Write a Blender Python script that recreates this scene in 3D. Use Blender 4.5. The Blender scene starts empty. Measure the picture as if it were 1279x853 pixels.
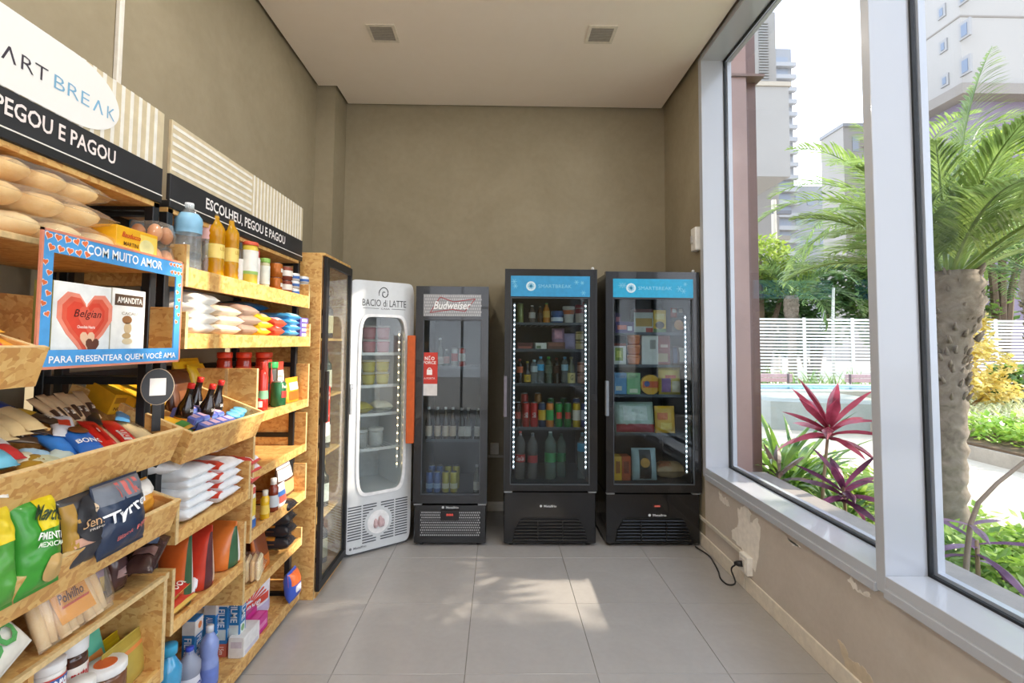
import bpy, math, random
from mathutils import Vector, Matrix, noise
SC = bpy.context.scene
COL = SC.collection
PI = math.pi
random.seed(7)

# ------------------------------------------------------------------ camera
F_PX, PITCH, YAW, ROLL, CX, CY = 611.55, .0505, .0146, .008, 631.84, 396.62
CAM = Vector((0, 0, 1.5))
def _axes():
    cy, sy, cp, sp = math.cos(YAW), math.sin(YAW), math.cos(PITCH), math.sin(PITCH)
    fw = Vector((sy*cp, cy*cp, sp)); r = Vector((cy, -sy, 0)); u = r.cross(fw)
    c, s = math.cos(ROLL), math.sin(ROLL)
    return c*r + s*u, c*u - s*r, fw
AX_R, AX_U, AX_F = _axes()
cam = bpy.data.cameras.new('camera'); cam.sensor_width = 36
cam.lens = F_PX/1279*36; cam.shift_x = (639.5-CX)/1279; cam.shift_y = (CY-426.5)/1279
cam.clip_start = .02; cam.clip_end = 400
camo = bpy.data.objects.new('camera', cam); COL.objects.link(camo)
mw = Matrix((AX_R, AX_U, -AX_F)).transposed().to_4x4(); mw.translation = CAM
camo.matrix_world = mw
SC.camera = camo
def at(px, py, **k):
    """the point of the place seen at photo pixel px,py on the plane x=, y= or z="""
    d = AX_F + AX_R*((px-CX)/F_PX) - AX_U*((py-CY)/F_PX)
    (a, v), = k.items(); i = 'xyz'.index(a)
    return CAM + d*((v-CAM[i])/d[i])

# ------------------------------------------------------------------ world, sun, exposure
w = bpy.data.worlds.new('sky'); SC.world = w; w.use_nodes = True
nt = w.node_tree; nt.nodes.clear()
o_ = nt.nodes.new('ShaderNodeOutputWorld'); bg = nt.nodes.new('ShaderNodeBackground')
tc = nt.nodes.new('ShaderNodeTexCoord'); sep = nt.nodes.new('ShaderNodeSeparateXYZ'); rp = nt.nodes.new('ShaderNodeValToRGB')
nt.links.new(tc.outputs['Generated'], sep.inputs[0]); nt.links.new(sep.outputs['Z'], rp.inputs[0])
rp.color_ramp.elements[0].position = 0.0; rp.color_ramp.elements[0].color = (.93, .95, 1, 1)
rp.color_ramp.elements[1].position = 1.0; rp.color_ramp.elements[1].color = (.62, .76, 1, 1)
nt.links.new(rp.outputs[0], bg.inputs[0]); bg.inputs[1].default_value = 3.0
nt.links.new(bg.outputs[0], o_.inputs[0])
SUN_EL, SUN_AZ = math.radians(33), math.radians(1)          # azimuth measured from +X towards +Y
sun = bpy.data.lights.new('sun', 'SUN'); sun.energy = 7.0; sun.angle = math.radians(.7); sun.color = (1, .86, .68)
suno = bpy.data.objects.new('sun', sun); COL.objects.link(suno)
sd = Vector((math.cos(SUN_EL)*math.cos(SUN_AZ), math.cos(SUN_EL)*math.sin(SUN_AZ), math.sin(SUN_EL)))
suno.rotation_euler = sd.to_track_quat('Z', 'Y').to_euler(); suno.location = sd*30
SC.view_settings.view_transform = 'Standard'; SC.view_settings.look = 'None'
SC.view_settings.exposure = 0.5; SC.view_settings.gamma = 1; SC.view_settings.use_curve_mapping = False
SC.cycles.max_bounces = 10; SC.cycles.transparent_max_bounces = 24
SC.cycles.diffuse_bounces = 6; SC.cycles.glossy_bounces = 4; SC.cycles.sample_clamp_indirect = 8

# ------------------------------------------------------------------ materials
def lin(c):
    if isinstance(c, str): c = [int(c[i:i+2], 16) for i in (0, 2, 4)]
    return tuple((v/255/12.92 if v/255 <= .04045 else ((v/255+.055)/1.055)**2.4) for v in c) + (1,)
MATS = {}
def new_mat(name):
    m = bpy.data.materials.new(name); m.use_nodes = True
    return m, m.node_tree, m.node_tree.nodes, m.node_tree.links
def paint(c, rough=.5, metal=0., coat=0., var=.06, emit=0., scale=30, bump=0.):
    """plain coloured surface with a light procedural mottling"""
    k = ('p', c, rough, metal, coat, var, emit, scale, bump)
    if k in MATS: return MATS[k]
    m, t, n, l = new_mat('paint_' + c); b = n['Principled BSDF']
    col = lin(c)
    b.inputs['Roughness'].default_value = rough; b.inputs['Metallic'].default_value = metal; b.inputs['Coat Weight'].default_value = coat
    b.inputs['Base Color'].default_value = col
    if var or bump:
        x = n.new('ShaderNodeTexCoord'); ns = n.new('ShaderNodeTexNoise'); ns.inputs['Scale'].default_value = scale; ns.inputs['Detail'].default_value = 3
        l.new(x.outputs['Object'], ns.inputs['Vector'])
        if var:
            r = n.new('ShaderNodeValToRGB'); e = r.color_ramp.elements
            e[0].position = .3; e[1].position = .7
            e[0].color = tuple(v*(1-var*1.5) for v in col[:3])+(1,); e[1].color = tuple(min(1, v*(1+var)) for v in col[:3])+(1,)
            l.new(ns.outputs[0], r.inputs[0]); l.new(r.outputs[0], b.inputs['Base Color'])
        if bump:
            bm_ = n.new('ShaderNodeBump'); bm_.inputs['Strength'].default_value = bump; bm_.inputs['Distance'].default_value = .004
            l.new(ns.outputs[0], bm_.inputs['Height']); l.new(bm_.outputs[0], b.inputs['Normal'])
    if emit:
        b.inputs['Emission Color'].default_value = col; b.inputs['Emission Strength'].default_value = emit
    MATS[k] = m; return m
def clear(c='ffffff', haze=0., rough=.02, refl=1.0, name='clear'):
    """thin clear glass or plastic film: transparent with a fresnel reflection, haze = share of cloudy surface"""
    k = ('c', c, haze, rough, refl)
    if k in MATS: return MATS[k]
    m, t, n, l = new_mat(name + '_' + c); n.remove(n['Principled BSDF'])
    out = n['Material Output']
    tr = n.new('ShaderNodeBsdfTransparent'); tr.inputs[0].default_value = lin(c)
    gl = n.new('ShaderNodeBsdfGlossy'); gl.inputs['Roughness'].default_value = rough; gl.inputs[0].default_value = (refl, refl, refl, 1)
    fr = n.new('ShaderNodeFresnel'); geo = n.new('ShaderNodeNewGeometry'); io = n.new('ShaderNodeMapRange')     # same reflectance on both faces of the sheet
    io.inputs['To Min'].default_value = 1.45; io.inputs['To Max'].default_value = 1/1.45
    l.new(geo.outputs['Backfacing'], io.inputs['Value']); l.new(io.outputs[0], fr.inputs[0])
    mx = n.new('ShaderNodeMixShader')
    l.new(fr.outputs[0], mx.inputs[0]); l.new(tr.outputs[0], mx.inputs[1]); l.new(gl.outputs[0], mx.inputs[2])
    last = mx
    if haze:
        df = n.new('ShaderNodeBsdfPrincipled'); df.inputs['Base Color'].default_value = lin(c); df.inputs['Roughness'].default_value = .25
        m2 = n.new('ShaderNodeMixShader'); m2.inputs[0].default_value = haze
        l.new(mx.outputs[0], m2.inputs[1]); l.new(df.outputs[0], m2.inputs[2]); last = m2
    l.new(last.outputs[0], out.inputs[0])
    MATS[k] = m; return m
def leafmat(c1, c2, rough=.4, trans=.35, scale=6):
    k = ('l', c1, c2, rough, trans)
    if k in MATS: return MATS[k]
    m, t, n, l = new_mat('leaf_' + c1); b = n['Principled BSDF']
    x = n.new('ShaderNodeTexCoord'); ns = n.new('ShaderNodeTexNoise'); ns.inputs['Scale'].default_value = scale; ns.inputs['Detail'].default_value = 4
    r = n.new('ShaderNodeValToRGB'); r.color_ramp.elements[0].position = .35; r.color_ramp.elements[1].position = .65
    r.color_ramp.elements[0].color = lin(c1); r.color_ramp.elements[1].color = lin(c2)
    l.new(x.outputs['Object'], ns.inputs['Vector']); l.new(ns.outputs[0], r.inputs[0]); l.new(r.outputs[0], b.inputs['Base Color'])
    b.inputs['Roughness'].default_value = rough
    tl = n.new('ShaderNodeBsdfTranslucent'); l.new(r.outputs[0], tl.inputs[0]); mx = n.new('ShaderNodeMixShader'); mx.inputs[0].default_value = trans
    l.new(b.outputs[0], mx.inputs[1]); l.new(tl.outputs[0], mx.inputs[2]); l.new(mx.outputs[0], n['Material Output'].inputs[0])
    MATS[k] = m; return m
def osb_mat(name, tones, rot=0., edge=False):
    m, t, n, l = new_mat(name); b = n['Principled BSDF']
    x = n.new('ShaderNodeTexCoord'); base = x.outputs['Object']
    def flakes(angle, sc, seed):
        mp = n.new('ShaderNodeMapping'); mp.inputs['Rotation'].default_value = (angle*.6, angle*.9, angle); mp.inputs['Scale'].default_value = sc; mp.inputs['Location'].default_value = (seed, seed*2, seed*.7)
        nz = n.new('ShaderNodeTexNoise'); nz.inputs['Scale'].default_value = 9; nz.inputs['Detail'].default_value = 2
        l.new(base, nz.inputs['Vector'])
        ad = n.new('ShaderNodeVectorMath'); ad.operation = 'MULTIPLY_ADD'; ad.inputs[1].default_value = (.05, .05, .05)
        l.new(nz.outputs['Color'], ad.inputs[0]); l.new(base, ad.inputs[2]); l.new(ad.outputs[0], mp.inputs[0])
        v = n.new('ShaderNodeTexVoronoi'); v.inputs['Scale'].default_value = 1; v.feature = 'F1'; l.new(mp.outputs[0], v.inputs['Vector'])
        s = n.new('ShaderNodeSeparateColor'); l.new(v.outputs['Color'], s.inputs[0]); return s, v
    a, va = flakes(rot+.35, (22, 66, 70), 3.1); c, vc = flakes(rot-.9, (72, 24, 60), 8.3)
    mixf = n.new('ShaderNodeMath'); mixf.operation = 'GREATER_THAN'; mixf.inputs[1].default_value = .5; l.new(a.outputs['Green'], mixf.inputs[0])
    mx = n.new('ShaderNodeMix'); mx.data_type = 'FLOAT'
    l.new(mixf.outputs[0], mx.inputs[0]); l.new(a.outputs['Red'], mx.inputs[2]); l.new(c.outputs['Red'], mx.inputs[3])
    gr = n.new('ShaderNodeTexNoise'); gr.inputs['Scale'].default_value = 60; gr.inputs['Detail'].default_value = 4; l.new(base, gr.inputs['Vector'])
    m2 = n.new('ShaderNodeMix'); m2.data_type = 'FLOAT'; m2.inputs[0].default_value = .35
    l.new(mx.outputs[0], m2.inputs[2]); l.new(gr.outputs[0], m2.inputs[3])
    r = n.new('ShaderNodeValToRGB'); e = r.color_ramp.elements
    while len(e) < len(tones): e.new(.5)
    for i, tn in enumerate(tones): e[i].position = .12+.76*i/(len(tones)-1); e[i].color = lin(tn)
    l.new(m2.outputs[0], r.inputs[0]); l.new(r.outputs[0], b.inputs['Base Color']); b.inputs['Roughness'].default_value = .45
    bp = n.new('ShaderNodeBump'); bp.inputs['Strength'].default_value = .15; bp.inputs['Distance'].default_value = .002
    l.new(m2.outputs[0], bp.inputs['Height']); l.new(bp.outputs[0], b.inputs['Normal'])
    return m
OSB = osb_mat('osb_board', ['c38c4c', 'cb9555', 'd6a560', 'dfb36e', 'e4bd78', 'd39c54'])
OSB_EDGE = paint('d9bb86', .6, var=.12, scale=80)
def plaster_mat(name, c1, c2, rough=.85, scale=1.6, gloss=0.):
    m, t, n, l = new_mat(name); b = n['Principled BSDF']
    x = n.new('ShaderNodeTexCoord')
    a = n.new('ShaderNodeTexNoise'); a.inputs['Scale'].default_value = scale; a.inputs['Detail'].default_value = 6; a.inputs['Roughness'].default_value = .62; a.inputs['Distortion'].default_value = .6
    f = n.new('ShaderNodeTexNoise'); f.inputs['Scale'].default_value = scale*14; f.inputs['Detail'].default_value = 4
    l.new(x.outputs['Object'], a.inputs['Vector']); l.new(x.outputs['Object'], f.inputs['Vector'])
    mx = n.new('ShaderNodeMix'); mx.data_type = 'FLOAT'; mx.inputs[0].default_value = .25
    l.new(a.outputs[0], mx.inputs[2]); l.new(f.outputs[0], mx.inputs[3])
    r = n.new('ShaderNodeValToRGB'); e = r.color_ramp.elements; e[0].position = .32; e[1].position = .68; e[0].color = lin(c1); e[1].color = lin(c2)
    l.new(mx.outputs[0], r.inputs[0]); l.new(r.outputs[0], b.inputs['Base Color']); b.inputs['Roughness'].default_value = rough
    bp = n.new('ShaderNodeBump'); bp.inputs['Strength'].default_value = .12; bp.inputs['Distance'].default_value = .004
    l.new(f.outputs[0], bp.inputs['Height']); l.new(bp.outputs[0], b.inputs['Normal'])
    return m
CEMENT = plaster_mat('burnt_cement', '90866f', 'a0967f')
CEMENT_LOW = plaster_mat('rough_plaster', 'bdb4a9', 'cbc3b9', scale=3)
CEIL = plaster_mat('ceiling_paint', 'f6ecdf', 'faf1e6', scale=1)
TILE = plaster_mat('porcelain_tile', 'a29f9c', 'adaaa7', rough=.22, scale=2.2)
GROUT = paint('6d675f', .9)
WHITE_AL = paint('b8bdc6', .22, coat=.3, var=0)
CREAM = paint('e4dccd', .5)
BLACKM = paint('1b1c1f', .45, var=.1)
BLACK_GL = paint('101114', .25, coat=.4, var=.05)
GLASS = clear('fafbfc', 0., .0, .55, name='window_glass')
GASKET = paint('14181c', .6)

# ------------------------------------------------------------------ mesh helpers
class MB:
    def __init__(s): s.v = []; s.f = []
    def add(s, vs, fs):
        o = len(s.v); s.v += [tuple(p) for p in vs]; s.f += [tuple(i+o for i in f) for f in fs]; return s
    def box(s, x0, x1, y0, y1, z0, z1, b=0.):
        if b <= 0:
            return s.add([(x0,y0,z0),(x1,y0,z0),(x1,y1,z0),(x0,y1,z0),(x0,y0,z1),(x1,y0,z1),(x1,y1,z1),(x0,y1,z1)],
                         [(3,2,1,0),(4,5,6,7),(0,1,5,4),(1,2,6,5),(2,3,7,6),(3,0,4,7)])
        b = min(b, (x1-x0)*.45, (y1-y0)*.45, (z1-z0)*.45)
        X = (x0, x1); Y = (y0, y1); Z = (z0, z1); vs = []; idx = {}
        for i in (0, 1):
            for j in (0, 1):
                for k in (0, 1):
                    sx, sy, sz = (1-2*i)*b, (1-2*j)*b, (1-2*k)*b
                    for a in range(3):
                        p = [X[i]+sx, Y[j]+sy, Z[k]+sz]; p[a] = (X[i], Y[j], Z[k])[a]
                        idx[(i,j,k,a)] = len(vs); vs.append(p)
        fs = []
        def q(*ks): fs.append([idx[k] for k in ks])
        for i in (0, 1):
            q(*[(i,j,k,0) for j,k in ((0,0),(1,0),(1,1),(0,1))][::1 if i else -1])
            q(*[(j,i,k,1) for j,k in ((0,0),(0,1),(1,1),(1,0))][::1 if i else -1])
            q(*[(j,k,i,2) for j,k in ((0,0),(1,0),(1,1),(0,1))][::1 if i else -1])
        for i in (0, 1):
            for j in (0, 1):
                fl = (i == j)
                q(*[(i,j,0,0),(i,j,0,1),(i,j,1,1),(i,j,1,0)][::1 if fl else -1])
                q(*[(i,0,j,2),(i,0,j,0),(i,1,j,0),(i,1,j,2)][::1 if fl else -1])
                q(*[(0,i,j,1),(0,i,j,2),(1,i,j,2),(1,i,j,1)][::1 if fl else -1])
        for i in (0, 1):
            for j in (0, 1):
                for k in (0, 1):
                    fl = (i+j+k) % 2 == 1
                    q(*[(i,j,k,0),(i,j,k,1),(i,j,k,2)][::1 if fl else -1])
        return s.add(vs, fs)
    def rings(s, rs, cap0=True, cap1=True, closed=True):
        n = len(rs[0]); vs = [p for r in rs for p in r]; fs = []
        for i in range(len(rs)-1):
            for j in range(n if closed else n-1):
                k = (j+1) % n; fs.append((i*n+j, i*n+k, (i+1)*n+k, (i+1)*n+j))
        if cap0: fs.append(tuple(range(n-1, -1, -1)))
        if cap1: fs.append(tuple((len(rs)-1)*n+j for j in range(n)))
        return s.add(vs, fs)
    def lathe(s, prof, n=20, cx=0, cy=0, caps=True):
        return s.rings([[(cx+r*math.cos(2*PI*j/n), cy+r*math.sin(2*PI*j/n), z) for j in range(n)] for r, z in prof], caps, caps)
    def tube(s, pts, r, n=8):
        pts = [Vector(p) for p in pts]; rs = []
        for i, p in enumerate(pts):
            d = (pts[min(i+1, len(pts)-1)]-pts[max(i-1, 0)]).normalized()
            a = d.cross(Vector((0, 0, 1)));  a = a.normalized() if a.length > 1e-4 else Vector((1, 0, 0))
            b = d.cross(a); rr = r[i] if isinstance(r, (list, tuple)) else r
            rs.append([p+a*(rr*math.cos(2*PI*j/n))+b*(rr*math.sin(2*PI*j/n)) for j in range(n)])
        return s.rings(rs)
    def prism(s, poly, a0, a1, axis='z'):
        """extrude a 2-D outline; axis z: (x,y), y: (x,z), x: (y,z)"""
        def P(p, a): return {'z': (p[0], p[1], a), 'y': (p[0], a, p[1]), 'x': (a, p[0], p[1])}[axis]
        n = len(poly); vs = [P(p, a0) for p in poly]+[P(p, a1) for p in poly]
        fs = [tuple(range(n-1, -1, -1)), tuple(range(n, 2*n))]+[(i, (i+1) % n, n+(i+1) % n, n+i) for i in range(n)]
        return s.add(vs, fs)
    def ball(s, c, rx, ry, rz, n=10, m=6):
        return s.rings([[(c[0]+rx*math.sin(PI*i/m)*math.cos(2*PI*j/n), c[1]+ry*math.sin(PI*i/m)*math.sin(2*PI*j/n), c[2]-rz*math.cos(PI*i/m)) for j in range(n)] for i in [.15]+list(range(1, m))+[m-.15]])
    def build(s, name, mat, parent=None, smooth=False):
        return mk(name, s.mesh(name, mat, smooth), parent)
    def mesh(s, name, mat, smooth=False):
        me = bpy.data.meshes.new(name); me.from_pydata(s.v, [], s.f)
        if smooth: me.polygons.foreach_set('use_smooth', [True]*len(me.polygons))
        me.materials.append(mat); me.update(); return me
def mk(name, me, parent=None):
    o = bpy.data.objects.new(name, me); COL.objects.link(o)
    if parent is not None: o.parent = parent
    return o
def tag(o, label, cat, group=None):
    o['label'] = label; o['category'] = cat
    if group: o['group'] = group
    return o
def thing(name, label, cat, loc=(0, 0, 0), rot=0., group=None):
    o = bpy.data.objects.new(name, None); COL.objects.link(o); o.empty_display_size = .05
    o.location = loc; o.rotation_euler = (0, 0, rot) if isinstance(rot, (int, float)) else rot
    return tag(o, label, cat, group)
def struct(o): o['kind'] = 'structure'; return o
def B(x0, x1, y0, y1, z0, z1, b=0.): return MB().box(x0, x1, y0, y1, z0, z1, b)
def copy_tree(o, parent=None):
    c = o.copy(); COL.objects.link(c); c.parent = parent
    for ch in o.children: copy_tree(ch, c)
    return c

# ------------------------------------------------------------------ lettering (all converted in one go)
TEXT = {}
def texts(lst):
    tmp = []
    for s, st in lst:
        c = bpy.data.curves.new('t', 'FONT'); c.body = s; c.size = 1; c.resolution_u = 2; c.fill_mode = 'BOTH'
        if 'b' in st: c.offset = .018
        if 'x' in st: c.offset = .035
        if 'l' in st: c.offset = -.008
        if 'i' in st: c.shear = .3
        o = bpy.data.objects.new('t', c); COL.objects.link(o); tmp.append((s, st, o, c))
    dg = bpy.context.evaluated_depsgraph_get()
    for s, st, o, c in tmp:
        me = bpy.data.meshes.new_from_object(o.evaluated_get(dg))
        vs = [v.co.copy() for v in me.vertices]; fs = [tuple(p.vertices) for p in me.polygons]
        xs = [v.x for v in vs]; ys = [v.y for v in vs]; x0, x1, y0, y1 = min(xs), max(xs), min(ys), max(ys)
        TEXT[(s, st)] = ([((v.x-x0)/(x1-x0)-.5, (v.y-y0)/(y1-y0)-.5) for v in vs], fs)
        bpy.data.objects.remove(o); bpy.data.curves.remove(c); bpy.data.meshes.remove(me)
def lettering(s, st, fn, w, h, mat, parent, u0=0., v0=0., name='lettering', turn=0.):
    """letters of width w and height h laid on a surface given by fn(u, v) -> point"""
    vs, fs = TEXT[(s, st)]; c, sn = math.cos(turn), math.sin(turn)
    m = MB(); m.add([fn(u0+c*x*w-sn*y*h, v0+sn*x*w+c*y*h) for x, y in vs], fs)
    return m.build(name, mat, parent)
# ------------------------------------------------------------------ room shell
XL, XR, YB, YR, ZC = -1.585, 1.53, 4.45, -3.0, 3.685
fl = struct(B(XL-.15, XR+.2, YR-.15, YB+.15, -.12, -.004).build('floor', GROUT))
tile_me = B(.0012, .5988, .0012, .5988, -.006, 0, .0012).mesh('tile', TILE)
for i in range(6):
    for j in range(14):
        x = -.739-2*.6+i*.6; y = 2.895+2*.6+.6-(j+1)*.6
        if y > YB or y+.6 < YR: continue
        t = mk('tile', tile_me, fl); t.location = (x, y, 0)
wl = struct(B(XL-.15, XL, YR, YB+.15, 0, 3.9).build('wall_left', CEMENT))
wb = struct(B(XL, XR+.2, YB, YB+.15, 0, 3.9).build('wall_back', CEMENT))
struct(B(XL, -1.425, 4.14, YB, 0, 3.9).build('wall_column', CEMENT))
wq = struct(MB().box(-.02, XR+.2, YR-.15, YR, 0, 3.9).box(XL-.15, -.02, YR-.15, YR, 3.45, 3.9).box(XL-.15, XL+.06, YR-.15, YR, 0, 3.45).build('wall_rear', CEMENT))
# unseen glazed opening behind the viewer, added to let in more light
dr = MB()
for a in ((-1.525, -1.465, 0, 3.45), (-.80, -.745, 0, 3.45), (-.08, -.02, 0, 3.45), (-1.465, -.08, 3.39, 3.45), (-1.465, -.08, 0, .08), (-1.465, -.08, 2.2, 2.26)): dr.box(a[0], a[1], YR-.11, YR-.05, a[2], a[3])
dr = struct(dr.build('door_1', WHITE_AL)); B(-1.465, -.08, YR-.083, YR-.077, .08, 3.39).build('pane', GLASS, dr)
struct(B(-8, 8, -14, YR-.16, -.3, -.02).build('forecourt', paint('b8b0a4', .85)))
wr = MB().box(XR, XR+.17, YR, 3.64, 0, .525).box(XR, XR+.22, 3.64, YB, 0, 3.9).box(XR, XR+.17, YR, 3.64, 3.69, 3.9)
wr = struct(wr.build('wall_right', CEMENT_LOW))
wr2 = B(XR-.001, XR+.01, 3.641, YB, 0, 3.9).build('smooth_plaster', CEMENT, wr)
ce = MB().box(XL+.022, XR-.035, YR, 4.115, ZC, 3.74).box(-1.403, XR-.035, 4.115, YB-.022, ZC, 3.74)
ce = struct(ce.build('ceiling', CEIL))
struct(B(XL-.15, XR+.22, YR-.15, YB+.15, 3.9, 4.0).build('ceiling_slab', paint('55504a', .9)))
# dark shadow gap round the ceiling
bb = struct(B(XR-.011, XR, YR, 3.05, 0, .095, .003).build('baseboard_right', CREAM))
bb2 = B(XR-.011, XR, 3.056, YB, 0, .095, .003).build('baseboard_piece', CREAM, bb)
struct(B(XL+.01, XR-.02, YB-.012, YB, 0, .08).build('baseboard_back', CREAM))
struct(B(XL, XL+.012, YR, 3.0, 0, .08).build('baseboard_left', CREAM))
# flaked paint and filler on the low wall
def patch(cx, cz, pts, name='filler_patch', mat=None, seed=0):
    rnd = random.Random(seed); out = []
    n = len(pts)
    for i in range(n):
        a = Vector(pts[i]); b = Vector(pts[(i+1) % n])
        for k in range(5):
            p = a.lerp(b, k/5); out.append((p[0]+rnd.uniform(-.006, .006), p[1]+rnd.uniform(-.008, .008)))
    m = MB().prism(out, XR-.0015, XR, 'x')
    return m.build(name, mat or paint('f0ebe2', .8), wr)
def wp(l): return [tuple(at(px, py, x=XR)[1:]) for px, py in l]
patch(0, 0, wp([(898, 614), (903, 620), (909, 624), (911, 632), (904, 629), (899, 624)]), seed=1)
patch(0, 0, wp([(922, 636), (932, 631), (938, 640), (936, 655), (946, 648), (950, 660), (948, 690), (944, 716), (936, 700), (926, 685), (914, 672), (914, 662), (922, 656)]), seed=2)
patch(0, 0, wp([(1058, 724), (1064, 720), (1072, 736), (1086, 742), (1088, 746), (1072, 742)]), seed=3)
patch(0, 0, wp([(983, 672), (992, 678), (1000, 684), (990, 680)]), seed=4)
patch(0, 0, wp([(1046, 800), (1056, 806), (1060, 820), (1078, 834), (1092, 853), (1072, 853), (1056, 832)]), 'bare_patch', paint('cdbfa8', .9), seed=5)
# window band: three bays, one white sill
def bay(n, y0, y1, first=False):
    s = struct(B(XR-.015, 1.70, y0, y1, .522, .602, .002).build('window_%d' % n, WHITE_AL))
    B(1.505, 1.517, y0, y1, .520, .556, .002).build('sill_nosing', WHITE_AL, s)
    B(XR-.015, 1.70, y0, y1, 3.645, 3.688).build('window_head', WHITE_AL, s)
    if first: B(XR-.015, 1.74, y1, y1+.055, .53, 3.688, .002).build('window_jamb', WHITE_AL, s)
    B(XR-.015, 1.74, y0-.047, y0, .53, 3.688, .002).build('mullion', WHITE_AL, s)
    z0, z1 = .602, 3.645
    for nm, m, d0, d1, xx in (('gasket', GASKET, 0, .01, (1.683, 1.699)), ('outer_frame', WHITE_AL, .0, .02, (1.706, 1.735))):
        f = MB()
        f.box(xx[0], xx[1], y0+d0, y1-d0, z0+d0, z0+d1).box(xx[0], xx[1], y0+d0, y1-d0, z1-d1, z1-d0)
        f.box(xx[0], xx[1], y0+d0, y0+d1, z0+d1, z1-d1).box(xx[0], xx[1], y1-d1, y1-d0, z0+d1, z1-d1)
        f.build(nm, m, s)
    B(1.688, 1.694, y0+.006, y1-.006, z0+.006, z1-.006).build('pane', GLASS, s)
    return s
bay(1, 1.981, 3.585, True); bay(2, .330, 1.934); bay(3, -1.32, .283); bay(4, -2.95, -1.367)
# recessed ceiling fixtures; their lamps and the unseen further ones are added for brightness
def added_fill_light(t, watt=10):
    l = bpy.data.lights.new('added_fill_light', 'AREA'); l.shape = 'SQUARE'; l.size = .15; l.energy = watt; l.color = (1, .93, .84)
    o = bpy.data.objects.new('added_fill_light', l); COL.objects.link(o); o.parent = t; o.location = (0, 0, -.012)
for (x0, x1, y0, y1), lab in (((-.94, -.74, 3.285, 3.482), 'square recessed ceiling fixture above the white freezer side'), ((.602, .81, 3.256, 3.457), 'square recessed ceiling fixture on the window side of the ceiling'),
    ((-.94, -.74, 1.6, 1.8), 'square recessed ceiling fixture over the shelving units'), ((.602, .81, 1.6, 1.8), 'square recessed ceiling fixture by the window mullion'),
    ((-.94, -.74, -.1, .1), 'square recessed ceiling fixture above the viewer on the shelf side'), ((.602, .81, -.1, .1), 'square recessed ceiling fixture above the viewer on the window side'),
    ((-.94, -.74, -1.8, -1.6), 'square recessed ceiling fixture near the entrance door'), ((.602, .81, -1.8, -1.6), 'square recessed ceiling fixture near the rear wall')):
    t = thing('ceiling_fixture', lab, 'ceiling light', ((x0+x1)/2, (y0+y1)/2, ZC), 0, 'recessed ceiling fixtures')
    h = .1; f = MB()
    for a in ((-h, h, -h, -h+.022), (-h, h, h-.022, h), (-h, -h+.022, -h+.022, h-.022), (h-.022, h, -h+.022, h-.022)): f.box(a[0], a[1], a[2], a[3], -.006, 0)
    f.build('trim_ring', CREAM, t)
    B(-.08, .08, -.08, .08, -.002, 0).build('diffuser', paint('8f8a82', .5), t)
    g = MB()
    for k in range(12): g.box(-.079, .079, -.072+k*.013-.002, -.072+k*.013+.002, -.0045, -.0005)
    g.build('louvre', paint('b5afa5', .4), t)
    added_fill_light(t, 3 if y0 > 3 else 10)
# services on the walls
tag(B(XL, XL+.022, 1.968, 1.992, 2.3, 3.72, .004).build('cable_duct', paint('e2dfd8', .4)), 'white vertical cable duct on the wall above the shelves', 'duct')
t = thing('wall_sensor', 'small white wall box beside the window frame', 'sensor', (XR, 3.70, 2.30))
B(-.045, 0, -.045, .045, -.09, .09, .006).build('housing', paint('ecebe8', .35), t)
B(-.056, -.045, .0, .03, -.03, .03, .004).build('lens', paint('b9b9b9', .3), t)
t = thing('power_outlet', 'white surface power outlet on the low wall with black plug', 'outlet', (XR, 3.02, .17))
B(-.035, 0, -.05, .05, -.055, .055, .004).build('outlet_box', paint('efece5', .35), t)
B(-.04, -.034, -.03, .03, -.035, .035, .003).build('face_plate', paint('e3dfd6', .3), t)
t = thing('wiring_duct', 'thin white wiring duct running along the low wall', 'duct', (XR, 3.55, .205))
B(-.012, 0, -.47, .8, -.012, .012, .002).build('channel', paint('d9d3c6', .4), t)
c = thing('power_cable', 'black power cable curling on the floor to the outlet', 'cable')
pts = [(1.46, 3.66, .012), (1.50, 3.52, .006), (1.485, 3.40, .006), (1.46, 3.28, .006), (1.43, 3.18, .006), (1.44, 3.10, .008), (1.475, 3.08, .03), (1.47, 3.12, .09), (1.47, 3.07, .14), (1.475, 3.03, .165)]
sp = []
for i in range(len(pts)-1):
    p0, p1, p2, p3 = [Vector(pts[max(0, min(len(pts)-1, i+k))]) for k in (-1, 0, 1, 2)]
    for q in range(6):
        u = q/6; sp.append(.5*((2*p1)+(p2-p0)*u+(2*p0-5*p1+4*p2-p3)*u*u+(3*p1-p0-3*p2+p3)*u**3))
sp.append(Vector(pts[-1]))
MB().tube(sp, .005, 7).build('cord', BLACKM, c, True)
MB().tube([(1.452, 3.045, .163), (1.468, 3.035, .165), (1.492, 3.02, .17)], [.008, .016, .018], 10).build('plug', BLACKM, c, True)
t = thing('wall_socket', 'pale socket and duct on the back wall between the black fridges', 'outlet', (-.02, YB, .50))
B(-.045, .03, -.03, 0, 0, .1, .004).build('socket_box', paint('d8d2c6', .4), t)
B(-.3, .3, -.012, 0, -.03, -.01, .002).build('duct', paint('b9b2a6', .5), t)
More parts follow.
